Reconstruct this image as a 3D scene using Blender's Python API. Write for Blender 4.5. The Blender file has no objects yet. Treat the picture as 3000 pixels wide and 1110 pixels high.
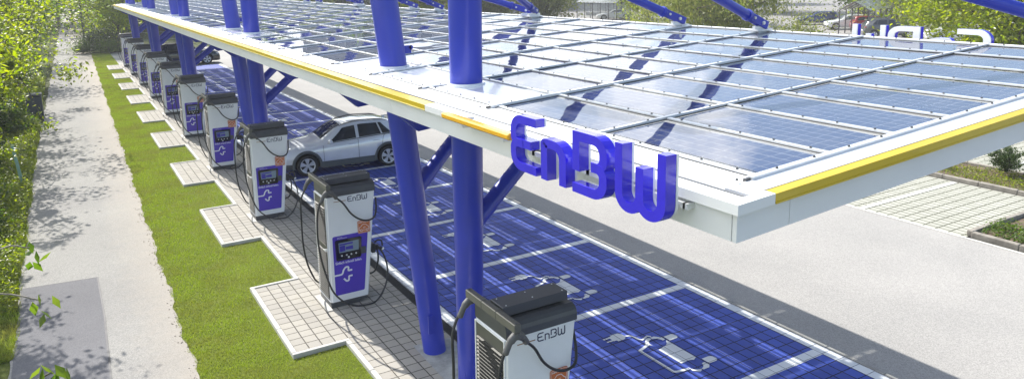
import bpy, math, random
import numpy as np
from mathutils import Matrix, Vector
PI = math.pi
random.seed(7)
S = bpy.context.scene
C = S.collection

# ------------------------------------------------------------------ helpers
class MB:
    """collects shapes, then links them as one mesh object"""
    def __init__(self): self.v=[]; self.f=[]; self.m=[]; self.s=[]
    def add(self, vs, fs, mi=0, smooth=False):
        b=len(self.v); self.v+= [tuple(p) for p in vs]
        self.f+=[tuple(b+i for i in f) for f in fs]; self.m+=[mi]*len(fs); self.s+=[smooth]*len(fs)
        return self
    def hexa(self, p, mi=0):   # 8 points: bottom 4 ccw, top 4 ccw
        return self.add(p,[(3,2,1,0),(4,5,6,7),(0,1,5,4),(1,2,6,5),(2,3,7,6),(3,0,4,7)],mi)
    def box(self, x0,x1,y0,y1,z0,z1, mi=0, M=None, fn=None):
        p=[Vector(q) for q in ((x0,y0,z0),(x1,y0,z0),(x1,y1,z0),(x0,y1,z0),(x0,y0,z1),(x1,y0,z1),(x1,y1,z1),(x0,y1,z1))]
        if M is not None: p=[M@q for q in p]
        if fn: p=[fn(*q) for q in p]
        return self.hexa(p,mi)
    def bbox(self, x0,x1,y0,y1,z0,z1,b=.01,mi=0,M=None):   # chamfered box
        P=[];F=[]
        X=(x0,x1);Y=(y0,y1);Z=(z0,z1)
        idx={}
        for i in (0,1):
            for j in (0,1):
                for k in (0,1):
                    sx=1 if i==0 else -1; sy=1 if j==0 else -1; sz=1 if k==0 else -1
                    for a,(dx,dy,dz) in enumerate(((0,b,b),(b,0,b),(b,b,0))):
                        idx[i,j,k,a]=len(P); P.append(Vector((X[i]+sx*dx,Y[j]+sy*dy,Z[k]+sz*dz)))
        for i in (0,1): F.append([idx[i,0,0,0],idx[i,1,0,0],idx[i,1,1,0],idx[i,0,1,0]][::(-1 if i==0 else 1)])
        for j in (0,1): F.append([idx[0,j,0,1],idx[1,j,0,1],idx[1,j,1,1],idx[0,j,1,1]][::(1 if j==0 else -1)])
        for k in (0,1): F.append([idx[0,0,k,2],idx[1,0,k,2],idx[1,1,k,2],idx[0,1,k,2]][::(-1 if k==0 else 1)])
        for j in (0,1):
            for k in (0,1): F.append([idx[0,j,k,1],idx[1,j,k,1],idx[1,j,k,2],idx[0,j,k,2]])
        for i in (0,1):
            for k in (0,1): F.append([idx[i,0,k,0],idx[i,1,k,0],idx[i,1,k,2],idx[i,0,k,2]])
            for j in (0,1): F.append([idx[i,j,0,0],idx[i,j,1,0],idx[i,j,1,1],idx[i,j,0,1]])
        for i in (0,1):
            for j in (0,1):
                for k in (0,1): F.append([idx[i,j,k,0],idx[i,j,k,1],idx[i,j,k,2]])
        if M is not None: P=[M@q for q in P]
        return self.add(P,F,mi)
    def tube(self, pts, r, n=10, mi=0, caps=True, smooth=True):
        pts=[Vector(p) for p in pts]; N=len(pts)
        rs=r if isinstance(r,(list,tuple)) else [r]*N
        up=None; V=[];F=[]
        for i,p in enumerate(pts):
            t=(pts[min(i+1,N-1)]-pts[max(i-1,0)]).normalized()
            if up is None:
                up=Vector((0,0,1)) if abs(t.z)<.9 else Vector((1,0,0))
            a=(up-t*up.dot(t)).normalized(); up=a; b=t.cross(a)
            for k in range(n):
                w=2*PI*k/n; V.append(p+(a*math.cos(w)+b*math.sin(w))*rs[i])
        for i in range(N-1):
            for k in range(n):
                F.append((i*n+k,i*n+(k+1)%n,(i+1)*n+(k+1)%n,(i+1)*n+k))
        self.add(V,F,mi,smooth)
        if caps:
            self.add(V[:n],[tuple(range(n))[::-1]],mi); self.add(V[-n:],[tuple(range(n))],mi)
        return self
    def prism(self, poly, z0, z1, mi=0, M=None):   # polygon in xy, extruded along z
        n=len(poly); V=[Vector((x,y,z0)) for x,y in poly]+[Vector((x,y,z1)) for x,y in poly]
        if M is not None: V=[M@q for q in V]
        F=[tuple(range(n))[::-1],tuple(range(n,2*n))]+[(i,(i+1)%n,n+(i+1)%n,n+i) for i in range(n)]
        return self.add(V,F,mi)
    def stroke(self, pts, w, z0, z1, mi=0, M=None, closed=False):   # thick polyline in xy extruded along z, one quad strip
        P=[Vector((p[0],p[1])) for p in pts]; N=len(P); L=[];R=[]
        for i in range(N):
            if closed: a=P[i]-P[i-1]; b=P[(i+1)%N]-P[i]
            else: a=P[i]-P[i-1] if i>0 else P[1]-P[0]; b=P[i+1]-P[i] if i<N-1 else P[i]-P[i-1]
            a.normalize(); b.normalize()
            n1=Vector((-a.y,a.x)); n2=Vector((-b.y,b.x)); m=(n1+n2)
            if m.length<1e-6: m=n1
            m.normalize(); k=w/2/max(.4,m.dot(n1))
            L.append(P[i]+m*k); R.append(P[i]-m*k)
        V=[]
        for i in range(N):
            for q,z in ((L[i],z0),(R[i],z0),(R[i],z1),(L[i],z1)): V.append(Vector((q.x,q.y,z)))
        if M is not None: V=[M@q for q in V]
        F=[]
        for i in range(N if closed else N-1):
            a=4*i;b=4*((i+1)%N)
            for k in range(4): F.append((a+k,a+(k+1)%4,b+(k+1)%4,b+k))
        if not closed: F+= [(0,3,2,1),(4*N-4,4*N-3,4*N-2,4*N-1)]
        return self.add(V,F,mi)
    def build(self, name, mats, parent=None, loc=None, smooth=None):
        me=bpy.data.meshes.new(name); 
        off=Vector((0,0,0))
        if loc is not None: off=Vector(loc)
        elif parent is not None and getattr(self,'world',False): off=parent_loc(parent)
        vs=[(x-off.x,y-off.y,z-off.z) for x,y,z in self.v] if off.length>0 else self.v
        me.from_pydata(vs,[],self.f)
        if not isinstance(mats,(list,tuple)): mats=[mats]
        for m in mats: me.materials.append(m)
        me.polygons.foreach_set('material_index',self.m)
        me.polygons.foreach_set('use_smooth',self.s if smooth is None else [smooth]*len(self.f))
        me.update()
        import bmesh
        bm=bmesh.new(); bm.from_mesh(me); bmesh.ops.recalc_face_normals(bm,faces=bm.faces); bm.to_mesh(me); bm.free()
        o=bpy.data.objects.new(name,me); C.objects.link(o)
        if parent is not None: o.parent=parent
        if loc is not None and parent is None: o.location=loc
        return o
def parent_loc(p):
    v=Vector(p.location)
    while p.parent: p=p.parent; v+=Vector(p.location)
    return v
def WB():
    m=MB(); m.world=True; return m
def tag(o,label=None,cat=None,group=None,kind=None):
    if label: o['label']=label
    if cat: o['category']=cat
    if group: o['group']=group
    if kind: o['kind']=kind
    return o
def empty(name,loc,label,cat,group=None,rz=0):
    o=bpy.data.objects.new(name,None); o.empty_display_size=.3; C.objects.link(o); o.location=loc; o.rotation_euler=(0,0,rz)
    return tag(o,label,cat,group)
def copy_tree(o,parent=None,loc=None,rz=None,sc=None,label=None):
    c=o.copy(); C.objects.link(c); c.parent=parent
    if loc is not None: c.location=loc
    if rz is not None: c.rotation_euler=(0,0,rz)
    if sc is not None: c.scale=(sc,sc,sc) if not isinstance(sc,tuple) else sc
    if label: c['label']=label
    for ch in list(o.children): copy_tree(ch,c)
    return c

# ------------------------------------------------------------------ materials
MATS={}
class NT:
    def __init__(s,name):
        s.m=bpy.data.materials.new(name); s.m.use_nodes=True; s.t=s.m.node_tree; s.n=s.t.nodes; s.b=s.n['Principled BSDF']; s.out=s.n['Material Output']
    def N(s,t,**k):
        n=s.n.new(t)
        for a,v in k.items():
            if a.startswith('_'): setattr(n,a[1:],v)
            else: n.inputs[a.replace('__',' ')].default_value=v
        return n
    def L(s,a,b): s.t.links.new(a,b)
    def pos(s): return s.N('ShaderNodeNewGeometry').outputs['Position']
    def obj(s): return s.N('ShaderNodeTexCoord').outputs['Object']
    def math(s,op,a,b=None,c=None,clamp=False):
        n=s.n.new('ShaderNodeMath'); n.operation=op; n.use_clamp=clamp
        for i,x in enumerate((a,b,c)):
            if x is None: continue
            if isinstance(x,(int,float)): n.inputs[i].default_value=x
            else: s.L(x,n.inputs[i])
        return n.outputs[0]
    def noise(s,vec,scale,detail=4,rough=.55,dist=0):
        n=s.N('ShaderNodeTexNoise',Scale=scale,Detail=detail,Roughness=rough,Distortion=dist)
        if vec is not None: s.L(vec,n.inputs['Vector'])
        return n.outputs['Fac']
    def ramp(s,fac,stops):
        n=s.n.new('ShaderNodeValToRGB'); e=n.color_ramp.elements
        while len(e)<len(stops): e.new(.5)
        for k,(p,c) in enumerate(stops):
            e[k].position=p; e[k].color=(*c,1) if len(c)==3 else c
        s.L(fac,n.inputs[0]); return n.outputs[0]
    def mix(s,fac,a,b,mode='MIX'):
        n=s.n.new('ShaderNodeMix'); n.data_type='RGBA'; n.blend_type=mode
        for sock,x in ((n.inputs[0],fac),(n.inputs[6],a),(n.inputs[7],b)):
            if isinstance(x,(int,float)): sock.default_value=x
            elif isinstance(x,tuple): sock.default_value=(*x,1)
            else: s.L(x,sock)
        return n.outputs[2]
    def bump(s,h,strength=.3,dist=.01):
        n=s.N('ShaderNodeBump',Strength=strength,Distance=dist); s.L(h,n.inputs['Height']); s.L(n.outputs[0],s.b.inputs['Normal']); return n
def col3(c): return (c[0],c[1],c[2],1)
def simple(name,c,rough=.5,metal=0,spec=.5,var=.12,scale=3,bump=0,bscale=60,coat=0):
    if name in MATS: return MATS[name]
    k=NT(name); b=k.b
    b.inputs['Roughness'].default_value=rough; b.inputs['Metallic'].default_value=metal; b.inputs['Specular IOR Level'].default_value=spec
    b.inputs['Coat Weight'].default_value=coat; b.inputs['Coat Roughness'].default_value=.05
    o=k.obj()
    f=k.noise(o,scale,5,.6)
    lo=tuple(x*(1-var) for x in c); hi=tuple(min(1,x*(1+var)) for x in c)
    k.L(k.ramp(f,[(.3,lo),(.7,hi)]),b.inputs['Base Color'])
    r=k.noise(o,scale*2.3,3); k.L(k.math('ADD',k.math('MULTIPLY',r,.14*(1 if rough>.1 else .3)),rough-.07*(1 if rough>.1 else .3)),b.inputs['Roughness'])
    if bump: k.bump(k.noise(o,bscale,3),bump,.01)
    MATS[name]=k.m; return k.m

blue=simple('blue_paint',(.022,.040,.40),.32,var=.1,coat=.2,scale=1.2)
white=simple('white_paint',(.74,.75,.76),.42,var=.04,scale=1.5)
alu=simple('aluminium',(.70,.72,.74),.32,metal=.35,var=.08,scale=6)
yellow=simple('yellow_trim',(.56,.40,.008),.35,var=.06,coat=.3)
gold=simple('amber_acrylic',(.80,.42,.02),.25,var=.05,coat=.4)
letterm=simple('violet_acrylic',(.038,.022,.62),.14,var=.08,scale=8,coat=.4)
rubber=simple('black_rubber',(.012,.012,.013),.55,var=.2)
cable=simple('cable_rubber',(.016,.017,.019),.42,var=.2)
dgrey=simple('charcoal_metal',(.075,.080,.088),.42,var=.1,metal=.2)
taupe=simple('bronze_grey_metal',(.11,.11,.095),.5,metal=.2,var=.1)
chwhite=simple('charger_white',(.80,.81,.82),.35,var=.03,coat=.2)
purple=simple('violet_foil',(.070,.035,.46),.35,var=.05)
orange=simple('orange_sticker',(.55,.15,.035),.4,var=.05)
navy=simple('navy_print',(.012,.012,.06),.4,var=.05)
whiteprint=simple('white_print',(.75,.75,.78),.4,var=.03)
blackgl=simple('black_gloss',(.008,.008,.010),.12,var=.1,coat=.5)
screenm=None
def mk_screen():
    k=NT('screen_glass'); k.b.inputs['Base Color'].default_value=(.20,.26,.32,1); k.b.inputs['Roughness'].default_value=.15
    return k.m
screenm=mk_screen()
screenblue=simple('screen_violet',(.05,.04,.35),.2,var=.1)

def m_asphalt(name,base,dark,grain=.5,tan=None,big=.25):
    k=NT(name); p=k.pos(); 
    f=k.noise(p,.35,5,.6); f2=k.noise(p,45,3,.7); f3=k.noise(p,3.,5,.65)
    c=k.ramp(f,[(.3,dark),(.7,base)])
    c=k.mix(k.math('MULTIPLY',f3,big),c,tuple(x*.8 for x in dark))
    v=k.N('ShaderNodeTexVoronoi',Scale=70.); k.L(p,v.inputs['Vector'])
    g=k.ramp(v.outputs['Color'],[(.1,(.45,.45,.46)),(.9,(1.35,1.33,1.30))])
    c=k.mix(grain,c,g,'MULTIPLY')
    if tan:
        sx=k.N('ShaderNodeSeparateXYZ'); k.L(p,sx.inputs[0])
        t=k.math('ADD',k.math('MULTIPLY',k.math('SUBTRACT',sx.outputs[0],tan[0]),tan[1]),k.math('MULTIPLY',k.math('SUBTRACT',f3,.5),.8))
        t=k.math('MULTIPLY',k.math('MINIMUM',k.math('MAXIMUM',t,0),1),.75)
        c=k.mix(t,c,tan[2])
    # faint mottled wear
    w=k.noise(p,9,6,.7,.5)
    c=k.mix(k.math('MULTIPLY',k.math('GREATER_THAN',w,.66),.18),c,tuple(x*.55 for x in dark))
    k.L(c,k.b.inputs['Base Color']); k.b.inputs['Roughness'].default_value=.9; k.b.inputs['Specular IOR Level'].default_value=.2
    k.bump(f2,.25,.008); return k.m
lane_m=m_asphalt('light_asphalt',(.37,.36,.345),(.31,.305,.295),.45,big=.12)
path_m=m_asphalt('path_asphalt',(.29,.285,.27),(.235,.23,.222),.5,tan=(.3,.7,(.35,.31,.26)),big=.15)
patch_m=m_asphalt('dark_asphalt_patch',(.17,.17,.18),(.13,.13,.14),.35,big=.3)
far_m=m_asphalt('far_asphalt',(.30,.29,.28),(.24,.235,.23),.3)

def m_tiles(name,base,alt,joint,tx,ty,ox=0,oy=0,jw=.012,var=.5,rough=.85,jn=0.0,stain=.25,dirt=None):
    k=NT(name); p=k.pos(); sx=k.N('ShaderNodeSeparateXYZ'); k.L(p,sx.inputs[0])
    wob=k.math('MULTIPLY',k.math('SUBTRACT',k.noise(p,14,2),.5),.008)
    def cell(a,o,t):
        q=k.math('DIVIDE',k.math('ADD',k.math('SUBTRACT',a,o),wob),t)
        fl=k.math('FLOOR',q); fr=k.math('SUBTRACT',q,fl)
        d=k.math('MULTIPLY',k.math('SUBTRACT',.5,k.math('ABSOLUTE',k.math('SUBTRACT',fr,.5))),t)
        return fl,d
    fx,dx=cell(sx.outputs[0],ox,tx); fy,dy=cell(sx.outputs[1],oy,ty)
    d=k.math('MINIMUM',dx,dy)
    cv=k.N('ShaderNodeCombineXYZ'); k.L(fx,cv.inputs[0]); k.L(fy,cv.inputs[1])
    wn=k.N('ShaderNodeTexWhiteNoise',_noise_dimensions='3D'); k.L(cv.outputs[0],wn.inputs[0])
    c=k.ramp(wn.outputs[0],[(0,tuple(b+(a-b)*var for a,b in zip(base,alt))),(1,base)]) if False else k.mix(k.math('MULTIPLY',wn.outputs[0],var),base,alt)
    st=k.noise(p,1.3,6,.65); c=k.mix(k.math('MULTIPLY',k.math('SUBTRACT',st,.35,clamp=True),stain*2),c,tuple(x*.55 for x in alt))
    fn=k.noise(p,30,5,.7); c=k.mix(k.math('MULTIPLY',fn,.3),c,tuple(x*.72 for x in base))
    if dirt:
        dn=k.noise(p,5,5,.7); c=k.mix(k.math('MULTIPLY',k.math('GREATER_THAN',dn,.6),.35),c,dirt)
    jmask=k.math('LESS_THAN',d,k.math('ADD',jw/2,k.math('MULTIPLY',k.math('SUBTRACT',k.noise(p,40,2),.5),jw*.7)))
    c=k.mix(jmask,c,joint)
    k.L(c,k.b.inputs['Base Color']); k.b.inputs['Roughness'].default_value=rough; k.b.inputs['Specular IOR Level'].default_value=.25
    hh=k.math('ADD',k.math('MINIMUM',k.math('MULTIPLY',d,60),1),k.math('MULTIPLY',fn,.15)); k.bump(hh,.6,.006)
    return k.m
BX=9.72; BY=6.913; BAY=3.084
bluepav=m_tiles('blue_pavers',(.060,.105,.47),(.042,.070,.33),(.006,.008,.040),.214,BAY/12,BX,BY,.020,.9,.7,stain=.3,dirt=(.10,.11,.22))
whitepav=m_tiles('white_painted_pavers',(.74,.76,.78),(.64,.66,.68),(.10,.11,.16),.214,BAY/12,BX,BY,.010,.6,.7,stain=.15)
greypav=m_tiles('beige_grey_pavers',(.38,.36,.32),(.31,.295,.27),(.075,.07,.06),.22,.234,3.54,.1,.018,.9,.9,stain=.2,dirt=(.30,.27,.22))
rightpav=m_tiles('grass_joint_pavers',(.42,.42,.37),(.36,.36,.31),(.05,.055,.03),.21,.30,16.9,.02,.03,.8,.9,stain=.3)
kerbm=simple('kerb_concrete',(.46,.45,.42),.85,var=.12,scale=4,bump=.3)
oldkerb=simple('weathered_kerb',(.24,.22,.19),.9,var=.3,scale=5,bump=.5,bscale=25)
concrete=simple('rough_concrete',(.30,.31,.31),.9,var=.3,scale=5,bump=.6,bscale=20)
soil=simple('bare_soil',(.12,.085,.055),.95,var=.5,scale=7,bump=1,bscale=30)
gratem=simple('drain_iron',(.035,.037,.04),.6,metal=.4,var=.3,scale=20)
marking=simple('white_marking',(.68,.68,.66),.7,var=.1,scale=6)

def m_grass(name,a,b,c2):
    k=NT(name); p=k.pos(); f=k.noise(p,.9,6,.65); g=k.noise(p,26,4,.75)
    c=k.ramp(f,[(.28,a),(.5,b),(.74,c2)]); c=k.mix(k.math('MULTIPLY',g,.55),c,tuple(x*.35 for x in a))
    k.L(c,k.b.inputs['Base Color']); k.b.inputs['Roughness'].default_value=.9; k.b.inputs['Specular IOR Level'].default_value=.15
    k.bump(g,.9,.03); return k.m
lawn_m=m_grass('lawn_green',(.10,.135,.015),(.14,.18,.02),(.19,.22,.04))
verge_m=m_grass('verge_green',(.05,.08,.012),(.085,.12,.02),(.15,.16,.04))
terrain_m=m_grass('terrain_green',(.05,.07,.015),(.07,.09,.02),(.12,.12,.04))

def m_leaf(name,cols,trans=.45,rough=.45):
    k=NT(name); g=k.N('ShaderNodeNewGeometry'); r=g.outputs['Random Per Island']
    c=k.ramp(r,[(i/(len(cols)-1),x) for i,x in enumerate(cols)])
    k.L(c,k.b.inputs['Base Color']); k.b.inputs['Roughness'].default_value=rough; k.b.inputs['Specular IOR Level'].default_value=.35
    t=k.N('ShaderNodeBsdfTranslucent'); 
    hs=k.N('ShaderNodeHueSaturation',Saturation=1.15,Value=1.9); k.L(c,hs.inputs['Color']); k.L(hs.outputs[0],t.inputs['Color'])
    ms=k.N('ShaderNodeMixShader'); ms.inputs[0].default_value=trans; k.L(k.b.outputs[0],ms.inputs[1]); k.L(t.outputs[0],ms.inputs[2]); k.L(ms.outputs[0],k.out.inputs[0])
    return k.m
leaf_a=m_leaf('leaf_yellow_green',[(.10,.125,.012),(.16,.21,.02),(.22,.24,.035),(.12,.18,.02)],.6)
leaf_b=m_leaf('leaf_mid_green',[(.05,.095,.015),(.08,.135,.02),(.12,.16,.03)],.45)
leaf_c=m_leaf('leaf_olive',[(.11,.14,.03),(.17,.20,.045),(.22,.22,.07),(.12,.17,.03)],.45)
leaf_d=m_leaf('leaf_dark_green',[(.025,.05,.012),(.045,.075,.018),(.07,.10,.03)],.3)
leaf_e=m_leaf('leaf_bright_near',[(.13,.18,.015),(.19,.24,.02),(.24,.27,.03)],.6,.35)
def patchy(m):
    k=m.node_tree; mixn=k.nodes.new('ShaderNodeMix'); mixn.data_type='RGBA'; b=k.nodes['Principled BSDF']
    src=b.inputs['Base Color'].links[0].from_socket
    g=k.nodes.new('ShaderNodeNewGeometry'); n=k.nodes.new('ShaderNodeTexNoise'); n.inputs['Scale'].default_value=.8; n.inputs['Detail'].default_value=6; n.inputs['Roughness'].default_value=.7
    k.links.new(g.outputs['Position'],n.inputs['Vector']); r=k.nodes.new('ShaderNodeValToRGB'); r.color_ramp.elements[0].position=.42; r.color_ramp.elements[1].position=.68
    k.links.new(n.outputs['Fac'],r.inputs[0]); k.links.new(r.outputs[0],mixn.inputs[0]); k.links.new(src,mixn.inputs[6]); mixn.inputs[7].default_value=(.17,.165,.05,1)
    for l in list(src.links): 
        t=l.to_socket
        if t!=mixn.inputs[6]: k.links.new(mixn.outputs[2],t)
    return m
grassb=m_leaf('grass_blade',[(.15,.21,.02),(.21,.28,.03),(.27,.32,.07),(.16,.23,.03)],.35,.6)
bark=simple('bark',(.10,.08,.06),.9,var=.35,scale=9,bump=.8,bscale=25)
barkl=simple('pale_bark',(.24,.21,.17),.9,var=.3,scale=9,bump=.6,bscale=25)

# solar glass: opaque cells, clear gaps
GX0,GY0,DX,DY=10.06,3.33,.770,1.762
SL=.0593
def zr(X): return 5.0+SL*(X-10.06)
def RP(x,y,z): return Vector((x,y,zr(x)+z))
def m_panel():
    k=NT('solar_glass'); p=k.pos(); sx=k.N('ShaderNodeSeparateXYZ'); k.L(p,sx.inputs[0])
    def loc(a,o,sgn,t):
        q=k.math('DIVIDE',k.math('MULTIPLY',k.math('SUBTRACT',a,o),sgn),t); fl=k.math('FLOOR',q)
        return k.math('MULTIPLY',k.math('SUBTRACT',q,fl),t),fl
    u,iu=loc(sx.outputs[0],GX0,-1,DX); v,iv=loc(sx.outputs[1],GY0,1,DY)
    cs=.118
    def gap(a,t,n,w):
        q=k.math('DIVIDE',k.math('SUBTRACT',a,(t-n*cs)/2),cs); fl=k.math('FLOOR',q); fr=k.math('SUBTRACT',q,fl)
        d=k.math('MULTIPLY',k.math('SUBTRACT',.5,k.math('ABSOLUTE',k.math('SUBTRACT',fr,.5))),cs)
        g=k.math('LESS_THAN',d,w/2)
        out=k.math('MAXIMUM',k.math('LESS_THAN',q,0),k.math('GREATER_THAN',q,n))
        return g,out,fr
    gu,ou,fu=gap(u,DX,5,.006); gv,ov,fv=gap(v,DY,14,.004)
    om=k.math('MAXIMUM',ou,ov); g=k.math('MAXIMUM',k.math('MAXIMUM',gu,gv),om)
    bus=k.math('LESS_THAN',k.math('ABSOLUTE',k.math('SUBTRACT',k.math('FRACT',k.math('MULTIPLY',fu,5)),.5)),.05)
    cv=k.N('ShaderNodeCombineXYZ'); k.L(iu,cv.inputs[0]); k.L(iv,cv.inputs[1])
    wn=k.N('ShaderNodeTexWhiteNoise',_noise_dimensions='3D'); k.L(cv.outputs[0],wn.inputs[0])
    base=k.mix(k.math('MULTIPLY',wn.outputs[0],.8),(.013,.026,.078),(.026,.045,.115))
    base=k.mix(k.math('MULTIPLY',bus,.25),base,(.30,.33,.38))
    dn=k.noise(p,2.2,6,.7); base=k.mix(k.math('MULTIPLY',k.math('SUBTRACT',dn,.35,clamp=True),.35),base,(.35,.34,.31))
    sp=k.noise(p,55,2,.6); base=k.mix(k.math('GREATER_THAN',sp,.74),base,(.55,.55,.55))
    k.L(base,k.b.inputs['Base Color']); k.b.inputs['Roughness'].default_value=.012; k.b.inputs['IOR'].default_value=1.8
    bn=k.math('MULTIPLY',k.noise(p,.9,2,.4),.6); sq=k.math('POWER',k.math('SUBTRACT',k.math('DIVIDE',v,DY),.5),2.0); sq2=k.math('POWER',k.math('SUBTRACT',k.math('DIVIDE',u,DX),.5),2.0); bp=k.bump(k.math('ADD',bn,k.math('ADD',k.math('MULTIPLY',sq,1.6),k.math('MULTIPLY',sq2,.5))),1.0,.008); k.L(bp.outputs[0],k.b.inputs['Normal'])
    tr=k.N('ShaderNodeBsdfTransparent'); tr.inputs[0].default_value=(.98,.99,.99,1)
    gl=k.N('ShaderNodeBsdfGlossy',Roughness=.012); k.L(bp.outputs[0],gl.inputs['Normal'])
    df=k.N('ShaderNodeBsdfDiffuse'); df.inputs[0].default_value=(.7,.72,.74,1)
    fz=k.N('ShaderNodeFresnel',IOR=1.5); k.L(bp.outputs[0],fz.inputs['Normal'])
    m0=k.N('ShaderNodeMixShader'); k.L(k.math('SUBTRACT',.35,k.math('MULTIPLY',om,.32)),m0.inputs[0]); k.L(tr.outputs[0],m0.inputs[1]); k.L(df.outputs[0],m0.inputs[2])
    gg=k.N('ShaderNodeNewGeometry'); ff=k.math('MULTIPLY',fz.outputs[0],k.math('SUBTRACT',1,gg.outputs['Backfacing'])); m1=k.N('ShaderNodeMixShader'); k.L(ff,m1.inputs[0]); k.L(m0.outputs[0],m1.inputs[1]); k.L(gl.outputs[0],m1.inputs[2])
    m2=k.N('ShaderNodeMixShader'); k.L(g,m2.inputs[0]); k.L(k.b.outputs[0],m2.inputs[1]); k.L(m1.outputs[0],m2.inputs[2]); k.L(m2.outputs[0],k.out.inputs[0])
    return k.m
panelm=m_panel()
sheet=simple('white_sheet_metal',(.78,.80,.82),.14,var=.03,scale=.8,coat=.5)

def m_glass(name,c,rough=.03,alpha=1):
    k=NT(name); k.b.inputs['Base Color'].default_value=col3(c); k.b.inputs['Roughness'].default_value=rough; k.b.inputs['Coat Weight'].default_value=.6
    if alpha<1:
        tr=k.N('ShaderNodeBsdfTransparent'); ms=k.N('ShaderNodeMixShader'); ms.inputs[0].default_value=alpha
        k.L(tr.outputs[0],ms.inputs[1]); k.L(k.b.outputs[0],ms.inputs[2]); k.L(ms.outputs[0],k.out.inputs[0])
    return k.m
carglass=m_glass('car_glass',(.018,.024,.030))
sheltglass=m_glass('shelter_glass',(.55,.60,.62),.1,.18)

# ------------------------------------------------------------------ ground
def sheetobj(name,pts,z,mat,kind='structure'):
    m=MB(); m.add([(x,y,z) for x,y in pts],[tuple(range(len(pts)))]); o=m.build(name,mat); return tag(o,kind=kind)
def rect(x0,x1,y0,y1): return [(x0,y0),(x1,y0),(x1,y1),(x0,y1)]
sheetobj('terrain',rect(-420,620,-120,900),-.10,terrain_m)
END=59.2
sheetobj('asphalt_lane',rect(9.99,16.9,-15,59.6),0.0,lane_m)
sheetobj('cross_road',rect(2.6,16.9,59.6,77),0.0,lane_m)
sheetobj('far_car_park',rect(16.9,190,15.0,230),-.03,far_m)
# path with uneven right edge
pts=[]; ys=np.arange(-6,230,.25)
rr=lambda y: 1.17+.0135*(y-11.6)+.03*math.sin(y*1.7)+.025*math.sin(y*4.1+1)+.02*math.sin(y*9.3)
ll=lambda y: -1.36+.03*math.sin(y*1.3)+.02*math.sin(y*5.2)+.012*max(0,y-30)
m=MB()
V=[];F=[]
for y in ys: V+= [(ll(y),y,0),(rr(y),y,0)]
for i in range(len(ys)-1): F.append((2*i,2*i+1,2*i+3,2*i+2))
m.add(V,F); tag(m.build('path',path_m),kind='structure')
m=MB(); V=[];F=[]
pp=[(-1.34,2),(-1.34,17.42),(.02,17.24),(.04,15),(.0,12),(.02,2)]
m.add([(x,y,.004) for x,y in pp],[tuple(range(6))]); tag(m.build('asphalt_patch',patch_m),kind='structure')
m=MB()
m.stroke([(-1.34,17.42),(.02,17.24),(.04,15),(.0,12),(.02,2)],.03,.0045,.006); tag(m.build('patch_seam',simple('tar_seam',(.05,.05,.055),.7)),kind='structure')
# verge left
sheetobj('left_verge',rect(-40,-1.30,-10,230),-.02,verge_m)
# lawn (between path and pavement)
m=MB(); V=[];F=[]
for y in ys[ys<78]: V+= [(rr(y)-.01,y,-.012),(3.47,y,.0)]
n=len(V)//2
for i in range(n-1): F.append((2*i,2*i+1,2*i+3,2*i+2))
m.add(V,F); tag(m.build('lawn',lawn_m),kind='structure')
sheetobj('lawn_strip',rect(1.9,5,78.1,230),-.02,verge_m)
# pavement of beige pavers + pads for every charger
CHY=[6.45]+[12.83+6.168*k for k in range(9)]
PZ=.055
sheetobj('pavement',rect(3.54,5.02,-8,64.5),PZ,greypav)
for i,cy in enumerate(CHY):
    y0=cy-1.37; y1=cy+1.86
    sheetobj('paved_pad' ,rect(2.66,3.54,y0+.08,y1-.08),PZ-.0005,greypav)
# kerb: runs round every pad
m=MB()
def kb(x0,x1,y0,y1,top=.075): m.bbox(x0,x1,y0,y1,-.1,top,.008)
prev=-8
for cy in CHY:
    y0=cy-1.37; y1=cy+1.86
    y=prev
    while y<y0-.01:
        e=min(y+1.0,y0); kb(3.46,3.54,y+.003,e-.003); y=e
    kb(2.58,3.54,y0,y0+.08); kb(2.58,3.54,y1-.08,y1)
    y=y0+.08
    while y<y1-.09:
        e=min(y+1.0,y1-.08); kb(2.58,2.66,y+.003,e-.003); y=e
    prev=y1
kb(3.46,3.54,prev,64.5)
tag(m.build('pavement_kerb',kerbm),kind='structure')
# drain channel
m=MB(); m.box(5.02,5.20,-8,END,-.1,.03); tag(m.build('drain_bed',gratem),kind='structure')
m=MB()
y=-6.
while y<26:
    m.box(5.035,5.185,y,y+.012,.031,.052); y+=.03
m.box(5.02,5.034,-8,END,.03,.056); m.box(5.186,5.20,-8,END,.03,.056)
tag(m.build('drain_grating',gratem),kind='structure')
# blue bays
sheetobj('charging_bay_paving',rect(5.2,9.94,-8,END),.036,bluepav)
m=MB()
def flat(x0,x1,y0,y1,z=.040): m.add([(x0,y0,z),(x1,y0,z),(x1,y1,z),(x0,y1,z)],[(0,1,2,3)])
flat(9.72,9.92,-8,END); flat(5.2,5.42,-8,END)
NB=range(-4,18)
for k in NB:
    y=BY+BAY*k
    if y<END-.3: flat(5.42,9.72,y-.02,y+.17,.0402)
tag(m.build('bay_line_paint',whitepav),kind='structure')
m=MB()
y=-8
while y<END: m.bbox(9.93,10.0,y+.004,min(y+1,END)-.004,-.05,.052,.008); y+=1
tag(m.build('bay_edge_kerb',simple('edge_kerb_grey',(.30,.29,.27),.85,var=.25,bump=.4)),kind='structure')
m=MB(); m.add([(x,y,.004) for x,y in rect(10.0,10.03,-8,END)],[(0,1,2,3)]); tag(m.build('kerb_joint',rubber),kind='structure')
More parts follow.
